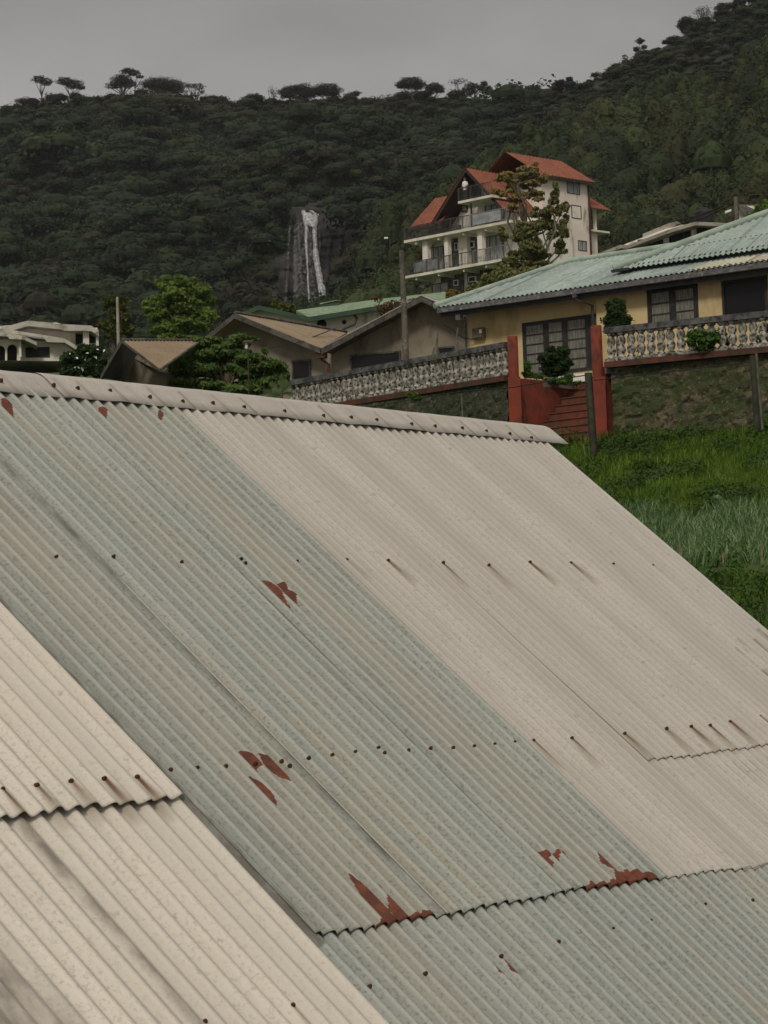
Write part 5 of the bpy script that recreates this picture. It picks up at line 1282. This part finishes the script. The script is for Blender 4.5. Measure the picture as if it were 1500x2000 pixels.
# creepers / dark leafy cover
gg = random.Random(9); bl = []
for _ in range(1500):
    p = bank_pt(gg, cond=lambda x, y: (not in_veg(x, y)) and dens(x, y) < (.10 if yt(x, y) > 50 or yt(x, y) < 38.5 else -.08))
    if p: r = gg.uniform(.16, .42); bl.append((p.x, p.y, p.z+r*.3, r, r, r*.75))
V, Fa = leaf_cloud(bl, 125000, .055, 12, shell=.55)
tag(np_mesh('creeper_cover', V, Fa, M['cover']), 'dark leafy creepers covering parts of the bank', kind='stuff')
V, Fa = blades(20000, lambda gg: bank_pt(gg, cond=lambda x, y: 40.8+mn.noise(Vector((x*.9, 3, 1)))*1.2 < yt(x, y) < 46.0+mn.noise(Vector((x*1.1, 7, 1)))*1.3), .42, .030, 21, .8)
tag(np_mesh('leek_bed', V, Fa, M['leek']), 'bed of bluish green leeks on the terrace of the bank', kind='stuff')
bl = []
for _ in range(230):
    p = bank_pt(gg, cond=lambda x, y: 38.6 < yt(x, y) < 42.0)
    if p: r = gg.uniform(.12, .3); bl.append((p.x, p.y, p.z+r*.5, r, r, r))
V, Fa = leaf_cloud(bl, 9000, .055, 22, shell=.2)
tag(np_mesh('vegetable_leaves', V, Fa, M['vine']), 'leafy vegetable plants in front of the leeks', kind='stuff')
for i, (x, y0, y1, Yp, lb) in enumerate(((1330, 1100, 1052, 41, 'short greenish garden stake nearest the roof edge'), (1414, 1105, 1072, 40, 'small pale stake left of the large stake in the vegetable bed'), (1489, 1100, 1046, 40, 'large pale split stake at the right edge of the vegetable bed'), (1142, 878, 860, 53.4, 'tiny white stake in the grass at the foot of the red steps'))):
    mb = MB(); mb.tube([P(x, y0, Yp)-Z*.1, P(x-3, y1+8, Yp)], .018 if i != 3 else .015, 5)
    tag(mb.build('garden_stake', M['stake'], None, origin=P(x, y0, Yp)), lb, 'stake')
bl = pblobs([(1415, 985, 16, 10), (1400, 975, 10, 6), (1430, 992, 8, 6)], 46.6)
tree('leafy_weed', 'pale broad-leaved weed standing above the leeks', tuple(P(1415, 1010, 46.6)), bl, 260, .09, 'leek', 'palebark', .015, 'plant', None, 61, True, .2)

# ================================================================== THE CORRUGATED ROOF IN FRONT
SC = 3.6
Rd = ray(4000, 1138); Rd.z = 0; Rd.normalize()
Sd = ray(-5950, -5070); Sd.normalize(); Sd -= Rd*Sd.dot(Rd); Sd.normalize()
Nn = Rd.cross(Sd); Nn = Nn if Nn.z > 0 else -Nn
def RP(u, v, n=0.0): return Rd*(u*SC)-Sd*(v*SC)+Nn*(n-SC)      # u along the ridge, v down the slope (scaled units), n metres off the sheet
def uv(px, py):
    d = ray(px, py); X = d*(-SC/Nn.dot(d)); return X.dot(Rd)/SC, -X.dot(Sd)/SC
PITCHC = 0.0210
AMP = 0.0100
rRd, rSd, rNn, = np.array(Rd), np.array(Sd), np.array(Nn)

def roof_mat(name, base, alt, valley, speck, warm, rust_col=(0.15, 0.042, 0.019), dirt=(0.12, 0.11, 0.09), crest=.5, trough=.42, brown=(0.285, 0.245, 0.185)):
    m, nt, b = new_mat(name)
    tcn = N(nt, 'ShaderNodeTexCoord')
    at = N(nt, 'ShaderNodeAttribute', attribute_name='sheet'); sp = N(nt, 'ShaderNodeSeparateColor'); nt.links.new(at.outputs['Color'], sp.inputs[0])
    uvn = N(nt, 'ShaderNodeAttribute', attribute_name='suv')
    def nf(scale, lo, hi, st, det=5):
        mpn = N(nt, 'ShaderNodeMapping'); mpn.inputs['Scale'].default_value = st; nt.links.new(uvn.outputs['Color'], mpn.inputs[0])
        n = N(nt, 'ShaderNodeTexNoise'); n.inputs['Scale'].default_value = scale; n.inputs['Detail'].default_value = det; n.inputs['Roughness'].default_value = .6
        nt.links.new(mpn.outputs[0], n.inputs['Vector'])
        mr = N(nt, 'ShaderNodeMapRange'); mr.inputs['From Min'].default_value = lo; mr.inputs['From Max'].default_value = hi; nt.links.new(n.outputs['Fac'], mr.inputs['Value']); return mr.outputs[0]
    col = mixc(nt, base, alt, nf(1.0, .38, .62, (2.2, .5, 1)))          # streaky tone changes down the slope
    col = mixc(nt, col, valley, nf(1.0, .5, .75, (9, 1.3, 1)))
    col = mixc(nt, col, warm, nf(1.0, .56, .74, (3.5, .35, 1), 6))
    s_ = nf(95, .52, .64, (1, .8, 1), 3); mm = N(nt, 'ShaderNodeMath', operation='MULTIPLY'); nt.links.new(s_, mm.inputs[0]); mm.inputs[1].default_value = .55
    col = mixc(nt, col, speck, mm.outputs[0])
    s2 = nf(30, .62, .70, (1, .8, 1), 3); m3 = N(nt, 'ShaderNodeMath', operation='MULTIPLY'); nt.links.new(s2, m3.inputs[0]); m3.inputs[1].default_value = .45
    col = mixc(nt, col, dirt, m3.outputs[0])
    # per sheet tone
    tm = N(nt, 'ShaderNodeMapRange'); tm.inputs['To Min'].default_value = .82; tm.inputs['To Max'].default_value = 1.14; nt.links.new(sp.outputs[2], tm.inputs['Value'])
    vm = N(nt, 'ShaderNodeVectorMath', operation='SCALE'); nt.links.new(col, vm.inputs[0]); nt.links.new(tm.outputs[0], vm.inputs['Scale']); col = vm.outputs[0]
    br = N(nt, 'ShaderNodeAttribute', attribute_name='brown'); bm = N(nt, 'ShaderNodeMath', operation='MULTIPLY'); nt.links.new(br.outputs['Fac'], bm.inputs[0]); nt.links.new(nf(1, .2, .62, (5, .9, 1), 6), bm.inputs[1])
    col = mixc(nt, col, brown, bm.outputs[0])
    # rib light and shade painted in: paler along crests, darker along troughs
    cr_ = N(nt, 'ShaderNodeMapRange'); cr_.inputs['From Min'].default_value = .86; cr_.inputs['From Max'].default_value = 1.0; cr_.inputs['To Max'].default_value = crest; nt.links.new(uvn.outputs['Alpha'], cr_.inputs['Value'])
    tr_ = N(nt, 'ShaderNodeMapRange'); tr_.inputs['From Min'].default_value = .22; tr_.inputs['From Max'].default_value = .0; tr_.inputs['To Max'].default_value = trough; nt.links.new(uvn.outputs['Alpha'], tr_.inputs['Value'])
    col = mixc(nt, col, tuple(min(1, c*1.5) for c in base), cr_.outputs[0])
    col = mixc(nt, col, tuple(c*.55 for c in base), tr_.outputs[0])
    # dirt and the painted gap shade (green channel)
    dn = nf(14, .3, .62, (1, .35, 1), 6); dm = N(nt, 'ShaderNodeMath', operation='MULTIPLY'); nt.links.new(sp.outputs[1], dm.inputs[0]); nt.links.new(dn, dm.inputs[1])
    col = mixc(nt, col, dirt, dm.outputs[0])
    # nail runs: alpha channel
    col = mixc(nt, col, (0.165, 0.12, 0.062), at.outputs['Alpha'])
    hot = N(nt, 'ShaderNodeMapRange'); hot.inputs['From Min'].default_value = .58; hot.inputs['From Max'].default_value = .95; nt.links.new(at.outputs['Alpha'], hot.inputs['Value'])
    col = mixc(nt, col, (0.09, 0.03, 0.014), hot.outputs[0])
    # rust (red channel) with ragged edge
    rn = nf(1, .15, .85, (75, 7, 1), 6); ra = N(nt, 'ShaderNodeMath', operation='ADD'); nt.links.new(sp.outputs[0], ra.inputs[0]); 
    rs = N(nt, 'ShaderNodeMath', operation='MULTIPLY_ADD'); nt.links.new(rn, rs.inputs[0]); rs.inputs[1].default_value = .5; rs.inputs[2].default_value = -.20
    nt.links.new(rs.outputs[0], ra.inputs[1])
    rr = N(nt, 'ShaderNodeMapRange'); rr.inputs['From Min'].default_value = .46; rr.inputs['From Max'].default_value = .56; nt.links.new(ra.outputs[0], rr.inputs['Value'])
    rc = mixc(nt, rust_col, (0.085, 0.025, 0.013), nf(20, .4, .6, (1, 1, 1)))
    col = mixc(nt, col, rc, rr.outputs[0])
    nt.links.new(col, b.inputs['Base Color'])
    b.inputs['Roughness'].default_value = .62; b.inputs['Specular IOR Level'].default_value = .25
    bump(nt, b, nf(60, .2, .8, (1, 1, 1), 4), .08, .003)
    return m
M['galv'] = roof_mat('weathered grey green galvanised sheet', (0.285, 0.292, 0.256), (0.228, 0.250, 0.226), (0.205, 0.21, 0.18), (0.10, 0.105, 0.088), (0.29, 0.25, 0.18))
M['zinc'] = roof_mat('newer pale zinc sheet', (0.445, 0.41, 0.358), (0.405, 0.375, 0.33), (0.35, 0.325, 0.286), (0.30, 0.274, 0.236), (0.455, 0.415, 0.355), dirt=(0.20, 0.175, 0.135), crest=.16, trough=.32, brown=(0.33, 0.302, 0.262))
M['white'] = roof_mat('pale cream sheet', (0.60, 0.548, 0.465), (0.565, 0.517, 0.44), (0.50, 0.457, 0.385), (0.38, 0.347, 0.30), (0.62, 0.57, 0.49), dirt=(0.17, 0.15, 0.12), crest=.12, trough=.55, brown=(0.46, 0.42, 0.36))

house = thing('tin_roofed_house', RP(2.2, -1.0, -2.5), 'building with long corrugated tin roof of pale and grey-green sheets filling the foreground', 'house')

def poly_mask(U, Vv, poly):
    ins = np.zeros(U.shape, bool); n = len(poly)
    for i in range(n):
        x0, y0 = poly[i]; x1, y1 = poly[(i+1) % n]
        c = ((y0 > Vv) != (y1 > Vv)); xi = (x1-x0)*(Vv-y0)/((y1-y0) if y1 != y0 else 1e-9)+x0
        ins ^= c & (U < xi)
    return ins
def uvn(px, py, n_=.022):
    d = ray(px, py); X = d*((n_-SC)/Nn.dot(d)); return X.dot(Rd)/SC, -X.dot(Sd)/SC
def px_poly(pts): return [uvn(*p) for p in pts]
RUST = [px_poly(p) for p in (
    [(508, 1126), (524, 1133), (545, 1150), (556, 1166), (584, 1200), (566, 1186), (548, 1168), (528, 1150)],
    [(538, 1136), (556, 1138), (562, 1150), (577, 1160), (580, 1170), (599, 1196), (575, 1178), (556, 1160)],
    [(470, 1460), (500, 1478), (510, 1492), (503, 1498), (516, 1508), (494, 1492)],
    [(508, 1468), (530, 1482), (550, 1494), (556, 1510), (570, 1528), (540, 1505), (524, 1490)],
    [(487, 1508), (510, 1526), (532, 1548), (546, 1568), (520, 1545), (500, 1522)],
    [(680, 1704), (706, 1728), (728, 1748), (748, 1762), (766, 1772), (740, 1716), (768, 1748), (790, 1778), (806, 1784), (830, 1776), (852, 1786), (820, 1800), (790, 1806), (770, 1812), (752, 1790), (716, 1750)],
    [(760, 1772), (800, 1784), (845, 1790), (820, 1804), (770, 1816), (735, 1812)],
    [(1034, 1646), (1052, 1664), (1075, 1668), (1090, 1664), (1092, 1680), (1104, 1694), (1090, 1690), (1078, 1678), (1080, 1694), (1088, 1706), (1064, 1684)],
    [(1080, 1648), (1102, 1664), (1122, 1690), (1128, 1696), (1108, 1684), (1094, 1668)],
    [(1160, 1663), (1176, 1670), (1180, 1682), (1196, 1694), (1215, 1706), (1250, 1702), (1275, 1712), (1292, 1716), (1270, 1722), (1230, 1728), (1200, 1734), (1178, 1740), (1140, 1746), (1128, 1742), (1150, 1728), (1186, 1726), (1205, 1720), (1196, 1704), (1172, 1686)],
    [(968, 1878), (976, 1884), (986, 1900), (976, 1896)],
    [(986, 1872), (1000, 1882), (1014, 1902), (1000, 1892)],
    [(6, 772), (22, 780), (34, 812), (20, 800)],
    [(196, 790), (210, 796), (212, 818), (202, 806)],
    [(310, 800), (320, 804), (318, 818)],
)]
HOLES = [px_poly(p) for p in ([(762, 1776), (776, 1782), (772, 1792), (760, 1786)], [(1072, 1672), (1084, 1676), (1082, 1684), (1070, 1680)])]
# nails: (px, py, layer, run length px, run strength)
N_PALE = [(677, 1094, .5), (758, 1095, .9), (866, 1099, 1), (955, 1104, .8), (1035, 1098, 1), (1115, 1100, .9), (1198, 1102, .3), (1275, 1105, .2),
          (1042, 1447, .9), (1117, 1442, .9), (1220, 1433, .9), (1302, 1423, .8), (1350, 1419, 1), (1387, 1417, 1), (1426, 1410, 1), (1484, 1400, .9)]
N_GALV = [(110, 1088), (222, 1087), (355, 1098), (471, 1092), (479, 1100), (580, 1097), (333, 1504), (385, 1500), (441, 1497), (499, 1492), (550, 1487), (566, 1496), (603, 1481), (649, 1475), (694, 1469), (739, 1461), (751, 1471), (798, 1466), (841, 1462), (885, 1461), (926, 1458), (966, 1454), (1005, 1450)]
N_LOW = [(722, 1927), (831, 1902), (979, 1868), (1091, 1840), (1197, 1815), (1271, 1799), (1377, 1767), (1470, 1759)]
N_WHITE = [(5, 1542, 1), (72, 1534, .9), (139, 1526, .8), (204, 1521, 1), (268, 1518, 1)]
N_WHLOW = [(572, 1964, .7), (400, 1996, .3)]
RUNS = [(px, py, s) for px, py, s in N_PALE+N_WHITE+N_WHLOW]

SKU = [1.6, 1.69, 1.9, 2.11, 2.32, 2.53, 3.22]; SKD = [0, 0, -.017, -.021, -.026, -.026, -.012]
def warp(u, v): return np.interp(u, SKU, SKD)*np.clip((v+1.69)/.9, 0, 1.25)      # the sheets are laid slightly out of square
def surf_off(u, v, base, pitch=PITCHC, phase=None, amp=AMP):
    if pitch == PITCHC: u = u-float(warp(u, v))
    return base+amp*math.cos(2*math.pi*(u-(ph if phase is None else phase))/pitch)
def seat(px, py, base, pitch=PITCHC, phase=None, amp=AMP):
    """walk the nail along the view ray until it meets the sheet"""
    d = ray(px, py)
    for k in range(120):
        off = .05-k*.0008
        X = d*((off-SC)/Nn.dot(d)); u = X.dot(Rd)/SC; v = -X.dot(Sd)/SC
        if off <= surf_off(u, v, base, pitch, phase, amp): return u, v, off
    return (*uv(px, py), base)
VR = -1.69; VL = -.787; ph = 1.6905
pw = .0229; phw = uv(353, 1563)[0]-.006
def lerp_off(v, lo, hi, v0=VR, v1=VL): t = (v-v0)/(v1-v0); return lo+(hi-lo)*t
def zoff(px, py):
    u, v = uv(px, py)
    for lim, lo, hi in ((1.89, .004, .020), (2.10, .0065, .0225), (2.302, .009, .0250), (2.512, .0062, .0222), (9, .0075, .0243)):
        if u < lim: return lerp_off(v, lo, hi)
SEATS = [(*seat(px, py, zoff(px, py), amp=.0085), s_) for px, py, s_ in N_PALE]+[(*seat(px, py, .020, pw, phw, .0095), s_) for px, py, s_ in N_WHITE]+[(*seat(px, py, .004, pw, phw, .0095), s_) for px, py, s_ in N_WHLOW]
def sheet(name, mkey, u0, u1, v0, v1, n_off, tone, cu=None, pitch=PITCHC, amp=AMP, dirt_shade=None, skew=0.0, thick=.0022, lift0=0.0, skewu=0.0, wav=1.0, sub=14, slp=0.0):
    """one run of corrugated sheets in roof coordinates. n_off metres above the plane at its lower edge"""
    nu = max(8, int((u1-u0)/pitch*sub)); nv = max(8, int((v1-v0)*SC/.011))
    ug = np.linspace(u0, u1, nu+1); vg = np.linspace(v0, v1, nv+1)
    U, Vv = np.meshgrid(ug, vg)
    t = (Vv-v0)/(v1-v0)
    U0_ = U; V0_ = Vv
    if pitch == PITCHC: U = U+warp(U, Vv)
    else: U = U+skewu*t
    phase = cu if cu is not None else u0
    uw = .0007*np.sin(Vv*7+U*3+tone*9)+.0004*np.sin(Vv*19+tone*4)
    low = np.sin(U*9+Vv*2.3+tone*5)*.0020+np.sin(U*23+Vv*5+tone*9)*.0006
    uu = U0_
    h = amp*np.cos(2*np.pi*(uu-phase)/pitch)*(1+.06*np.sin(uu*31+Vv*4))
    U = U+uw
    Nf = n_off*(t**1.0)+lift0*(1-t)+h+low*1.6*wav
    # lower edge slightly ragged
    edge = (np.sin(ug*140)*.0008+np.sin(ug*43+1)*.0012+np.sin(ug*300+2)*.0006)
    Vv = Vv+slp*(U-u0)*t+edge[None]*t**8
    Pn = U[..., None]*SC*rRd-Vv[..., None]*SC*rSd+(Nf-SC)[..., None]*rNn
    rust = np.zeros(U.shape); 
    if mkey == 'galv':
        du_ = (ug[1]-ug[0])/3; dv_ = (vg[1]-vg[0])/3
        for a_ in (-1, 0, 1):
            for b_ in (-1, 0, 1):
                m_ = np.zeros(U.shape, bool)
                for p in (RUST if v0 < -1.2 else RUST[10:12]): m_ |= poly_mask(U+a_*du_, Vv+b_*dv_, p)
                for p in HOLES: m_ &= ~poly_mask(U+a_*du_, Vv+b_*dv_, p)
                rust += m_/9
        if rust.any():      # flecks and tears around each patch
            halo = rust.copy()
            for ax, kk in ((0, 9), (1, 4)):
                acc = np.zeros_like(halo)
                for sft in range(-kk, kk+1): acc += np.roll(halo, sft, axis=ax)*(1-abs(sft)/(kk+1))
                halo = acc/(kk+1)
            rust = np.maximum(np.clip(rust*1.3, 0, 1), np.clip(halo*.9, 0, .36))
    run = np.zeros(U.shape)
    if mkey != 'galv':
        for a, b, _o, s_ in SEATS:
            if not (u0-.02 < a < u1+.02 and v0-.1 < b < v1+.02): continue
            du = (U-a); dv = Vv-b; L_ = .042 if mkey == 'zinc' else .044
            wd = .0024+.0056*np.clip(dv/L_, 0, 1)
            k = (dv > -.001)*np.clip(1-dv/(L_*(.8+.5*s_)), 0, 1)**.55*np.clip(1.25-np.abs(du)/wd, 0, 1)*s_
            run = np.maximum(run, k)
    D = np.zeros(U.shape) if dirt_shade is None else dirt_shade(U if mkey != 'galv' else uu, V0_)
    A = np.stack([rust, D, np.full(U.shape, tone), np.clip(run*.95, 0, 1)], -1).reshape(-1, 4)
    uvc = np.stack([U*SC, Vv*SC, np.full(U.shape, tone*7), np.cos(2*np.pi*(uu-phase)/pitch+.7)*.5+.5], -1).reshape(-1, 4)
    n = nu+1; idx = np.arange(nv*n).reshape(nv, n)[:, :-1].ravel()
    Fa = np.stack([idx, idx+n, idx+n+1, idx+1], 1)
    top = Pn.reshape(-1, 3)
    # underside skirt along the lower edge and both sides (metal thickness)
    k0 = len(top); row = np.arange(nv*n, nv*n+n); low_ = top[row]-rNn*thick
    colL = np.arange(0, (nv+1)*n, n); colR = colL+nu; cl_ = top[colL]-rNn*thick; cr_ = top[colR]-rNn*thick
    Vall = np.concatenate([top, low_, cl_, cr_])
    f2 = np.stack([row[:-1], k0+np.arange(nu), k0+np.arange(1, nu+1), row[1:]], 1)
    k1 = k0+n; f3 = np.stack([colL[:-1], k1+np.arange(nv), k1+np.arange(1, nv+1), colL[1:]], 1)
    k2 = k1+nv+1; f4 = np.stack([colR[:-1], colR[1:], k2+np.arange(1, nv+1), k2+np.arange(nv)], 1)
    ex = np.concatenate([A[row], A[colL], A[colR]]); ex2 = np.concatenate([uvc[row], uvc[colL], uvc[colR]])
    Fall = np.concatenate([Fa, f2, f3, f4])
    bf = np.zeros(U.shape)
    if mkey == 'galv':
        for c_, w_, a_ in (((1.80, .06, .55), (1.715, .012, .35), (2.19, .045, .6), (1.99, .014, .35), (2.03, .008, .3)) if v0 < -1.2 else ((uv(1350, 1862)[0], .0075, .9), (1.78, .04, .5), (uv(1470, 1740)[0], .03, .6))):
            bf = np.maximum(bf, a_*np.exp(-((U-c_)/w_)**2))
    else:
        bf = np.clip(.5+.35*np.sin(U*37+tone*20)+.35*np.sin(U*17+Vv*2.2+1)*np.cos(Vv*4.1+U*3), 0, 1)*.85
    BR = np.concatenate([bf.ravel(), bf[-1], bf[:, 0], bf[:, -1]])
    o = np_mesh(name, Vall, Fall, M[mkey], house, smooth=True, attrs={'brown': ('FLOAT', BR), 'sheet': ('FLOAT_COLOR', np.concatenate([A, ex])), 'suv': ('FLOAT_COLOR', np.concatenate([uvc, ex2]))})
    return o
S = {}
ph = 1.6905
VR = -1.69; VL = -.787
# lower green run, under everything
S['low1'] = sheet('roof_sheet', 'galv', 1.681, 2.105, -1.0, -.30, .011, .55, cu=ph, lift0=.010, dirt_shade=lambda U, Vv: np.clip(1.8-np.abs(U-1.684)/.005, 0, 1)*(Vv < VL+.004)*1.4)  # dark band paints the shadow of the gap beside the cream sheets
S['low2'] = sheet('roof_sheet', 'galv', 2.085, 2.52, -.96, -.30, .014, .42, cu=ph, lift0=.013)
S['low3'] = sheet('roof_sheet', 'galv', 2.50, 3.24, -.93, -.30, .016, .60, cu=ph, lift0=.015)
# upper green run, left to right each lapping the next
def seam_dirt(*us):
    def f(U, Vv):
        d = np.zeros(U.shape)
        for a in us: d = np.maximum(d, np.clip(1.4-np.abs(U-a)/.0026, 0, 1)*1.2)
        return d
    return f
S['g1'] = sheet('roof_sheet', 'galv', 1.6865, 1.905, VR, -.7949, .020, .42, cu=ph, lift0=.004, slp=.02, dirt_shade=seam_dirt(1.8975, 1.687))
S['g2'] = sheet('roof_sheet', 'galv', 1.8985, 2.121, VR, -.789, .0225, .66, cu=ph, lift0=.0065, slp=.02, dirt_shade=seam_dirt(2.112))
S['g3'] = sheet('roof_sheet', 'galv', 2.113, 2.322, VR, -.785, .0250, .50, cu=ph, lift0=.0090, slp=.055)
# pale zinc run on the right
def zd(U, Vv): 
    d = np.zeros(U.shape)
    for px, py, L_, w in ((1437, 1255, .16, .010), (1465, 1253, .18, .010), (1430, 1270, .10, .006), (1485, 1315, .08, .01), (1478, 1235, .2, .008)):
        a, b = uv(px, py); dv = Vv-b
        d = np.maximum(d, (dv > 0)*np.clip(1-dv/L_, 0, 1)*np.clip(1.3-np.abs(U-a-dv*.0)/w*1.3, 0, 1)*1.8)
    return d
uu0, vv0 = 2.534, -.9512
S['z1'] = sheet('roof_sheet', 'zinc', 2.306, 2.560, VR, -.777, .0222, .50, cu=ph, lift0=.0062, amp=.0085, slp=.055, dirt_shade=zd)
S['z3'] = sheet('roof_sheet', 'zinc', 2.497, 3.222, vv0-.06, -.765, .0195, .55, cu=ph, lift0=.016, amp=.0085, slp=.03, dirt_shade=zd)
S['z2'] = sheet('roof_sheet', 'zinc', uu0, 3.224, VR, vv0, .0232, .52, cu=ph, lift0=.0069, amp=.0085, dirt_shade=zd, thick=.0012)
# cream sheets at the left
pw = .0229; vw = uv(180, 1585)[1]
def wd(U, Vv):
    a0 = uv(30, 1610)[0]; d = np.clip(1.25-np.abs(U-a0-.0045)/.007, 0, 1)*.95*(Vv > vw-.01)
    d = np.maximum(d, np.clip((1.372-U)/.05, 0, 1)*np.clip((Vv+.93)/.10, 0, 1)*.85)
    a1 = uv(95, 1600)[0]
    return d
phw = uv(353, 1563)[0]-.006
S['w2'] = sheet('roof_sheet', 'white', 1.05, 1.683, vw-.12, -.45, .004, .50, cu=phw, pitch=pw, dirt_shade=wd, amp=.0095, lift0=.001, skewu=-.004)
S['w1'] = sheet('roof_sheet', 'white', 1.05, 1.6835, VR, vw, .022, .52, cu=phw, pitch=pw, dirt_shade=None, amp=.0095, lift0=.006)

# ridge cap: rolled sheet in two lengths
vc = -1.655
def cap_sec(u0, u1, tone, n0, joint):
    prof = []; 
    # front flange from the lower edge up, then a roll over the ridge, and down the far side
    A_ = RP(0, vc, .013)-RP(0, 0, 0); 
    Vs = []; Fs = []
    back = Vector((Sd.x, Sd.y, 0)).normalized()        # horizontal direction away up-slope
    sd2 = Vector((back.x*math.cos(R(40)), back.y*math.cos(R(40)), -math.sin(R(40))))
    nu = int((u1-u0)/.006); rows = []
    L1 = .135; rad = .15
    K = 14
    n_ = len(range(K+1))
    for i in range(nu+1):
        u = u0+(u1-u0)*i/nu
        wav = .0022*math.sin(u*60)+.0016*math.sin(u*23+1)+.0012*math.sin(u*151)
        if u > 3.19: wav += .004*math.sin((u-3.19)*60)
        p0 = RP(u, vc, n0+wav); row = []
        row.append(p0+Nn*(-.002)); row.append(p0)
        p1 = p0+Sd*L1-Nn*(wav*.7); row.append(p0+Sd*(L1*.5)-Nn*(wav*.4)); row.append(p1)
        ang0 = math.radians(40); tot = math.radians(80); c = p1-Nn*rad
        for k in range(1, K+1):
            a = tot*k/K; row.append(c+Nn*(rad*math.cos(a))+Sd*(rad*math.sin(a)))
        dd = Sd*math.cos(tot)-Nn*math.sin(tot); row.append(row[-1]+dd*.08)
        rows.append(row)
    m = len(rows[0])
    V_ = np.array([tuple(p) for r in rows for p in r])
    Fa = np.array([(i*m+k, i*m+k+1, (i+1)*m+k+1, (i+1)*m+k) for i in range(nu) for k in range(m-1)])
    A = np.zeros((len(V_), 4)); A[:, 2] = tone
    us = np.repeat(np.linspace(u0, u1, nu+1), m); ks = np.tile(np.arange(m), nu+1)
    for (px, py) in CAPN:
        a = uv(px, py)[0]; b = np.abs(us-a)
        A[:, 3] = np.maximum(A[:, 3], np.clip(1-b/.0045, 0, 1)*(ks <= 3)*.7)
    A[:, 1] = .25
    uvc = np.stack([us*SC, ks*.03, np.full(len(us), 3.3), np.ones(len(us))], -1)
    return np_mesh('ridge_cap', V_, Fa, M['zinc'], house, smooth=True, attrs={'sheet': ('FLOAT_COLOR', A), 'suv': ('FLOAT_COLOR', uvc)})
CAPN = [(2, 743), (105, 752), (152, 758), (215, 763), (293, 775), (357, 784), (416, 787), (477, 795), (556, 803), (632, 812), (686, 815), (736, 820), (804, 828), (850, 832), (903, 836), (950, 842), (996, 847), (1038, 855)]
uj = uv(100, 757)[0]
cap_sec(1.70, uj+.012, .42, .016, True); cap_sec(uj-.004, uv(1108, 874)[0], .5, .021, False)
# nails with washers
def nail(px, py, off, big=1.0, tilt=0, uvq=None):
    a, b = uvq or uv(px, py)
    # seat on the nearest corrugation crest for the given pitch
    p = RP(a, b, off); mb = MB()
    r = .0060*big; e1, e2 = Rd, Sd
    prof = [(-.004, r*1.4), (.0015, r*1.25), (.0025, r), (.006, r*.95), (.0085, r*.55)]
    vs = []; n = 10
    ax = (Nn+Rd*rnd.uniform(-.15, .15)+Sd*rnd.uniform(-.15, .15)).normalized(); q1 = ax.cross(Sd).normalized(); q2 = ax.cross(q1)
    for h, rr in prof:
        for k in range(n):
            t = 2*math.pi*k/n; vs.append(p+ax*h+q1*(rr*math.cos(t))+q2*(rr*math.sin(t)))
    m = len(prof); fs = [(i*n+k, i*n+(k+1) % n, (i+1)*n+(k+1) % n, (i+1)*n+k) for i in range(m-1) for k in range(n)]
    mb.add(vs, fs, 0, True); mb.add(vs[-n:], [list(range(n))], 0)
    mb.build('nail', M['rust'], house)
def put(*a, big=1.0, **k):
    u, v, o_ = seat(*a, **k); nail(0, 0, o_+.001, big, uvq=(u, v))
for px, py, s_ in N_PALE: put(px, py, zoff(px, py), amp=.0085, big=1.05)
for px, py in N_GALV: put(px, py, zoff(px, py), big=1.0)
for px, py in N_LOW: put(px, py, .011)
for px, py, s_ in N_WHITE: put(px, py, .020, pw, phw, .0095, big=1.15)
for px, py, s_ in N_WHLOW: put(px, py, .004, pw, phw, .0095, big=1.1)
for px, py in CAPN: put(px, py, .024, amp=0, big=1.25)
# far slope, gable end walls and barge boards of the same building
hdir = Vector((Sd.x, Sd.y, 0)).normalized(); sb = Vector((hdir.x*math.cos(R(40)), hdir.y*math.cos(R(40)), -math.sin(R(40))))
tp0 = RP(1.05, -1.70, -.03)+hdir*.07-Vector((0, 0, .05)); tp1 = RP(3.225, -1.70, -.03)+hdir*.07-Vector((0, 0, .05))
corr_poly('roof_far_slope', [tp0, tp1, tp1+sb*3.4, tp0+sb*3.4], M['zinc'], house, pitch=.076, amp=.0085, sub=6, thick=.004)
g0 = RP(3.20, -1.70, -.10); g1 = RP(3.20, -.32, -.10); g2 = tp1-Rd*.1+sb*3.3
mb = MB(); mb.slab([g0, g1, Vector((g1.x, g1.y, -5)), Vector((g2.x, g2.y, -5)), g2], -Rd*.15); mb.build('gable_wall', M['brownwall'], house)
mb = MB(); a_ = RP(1.05, -.36, -.12); b_ = RP(3.18, -.36, -.12); mb.slab([a_, b_, Vector((b_.x, b_.y, -5)), Vector((a_.x, a_.y, -5))], hdir*.15); mb.build('wall', M['brownwall'], house)
mb = MB()
for v_ in (-1.34, -1.02, -.72, -.42):
    mb.slab([RP(1.05, v_, -.016), RP(3.22, v_, -.016), RP(3.22, v_+.014, -.016), RP(1.05, v_+.014, -.016)], -Nn*.05)
mb.build('purlin', M['fascia'], house)

# ================================================================== HAZE
hm = bpy.data.materials.new('thin mountain haze'); hm.use_nodes = True; hn = hm.node_tree; hn.nodes.clear()
hv = hn.nodes.new('ShaderNodeVolumePrincipled'); hv.inputs['Color'].default_value = (0.80, 0.84, 0.88, 1); hv.inputs['Density'].default_value = 0.00006; hv.inputs['Anisotropy'].default_value = 0.2
ho = hn.nodes.new('ShaderNodeOutputMaterial'); hn.links.new(hv.outputs[0], ho.inputs['Volume'])
mb = MB(); mb.box((0, 480, 105), (460, 0, 0), (0, 560, 0), (0, 0, 195)); tag(mb.build('haze', hm), kind='stuff')
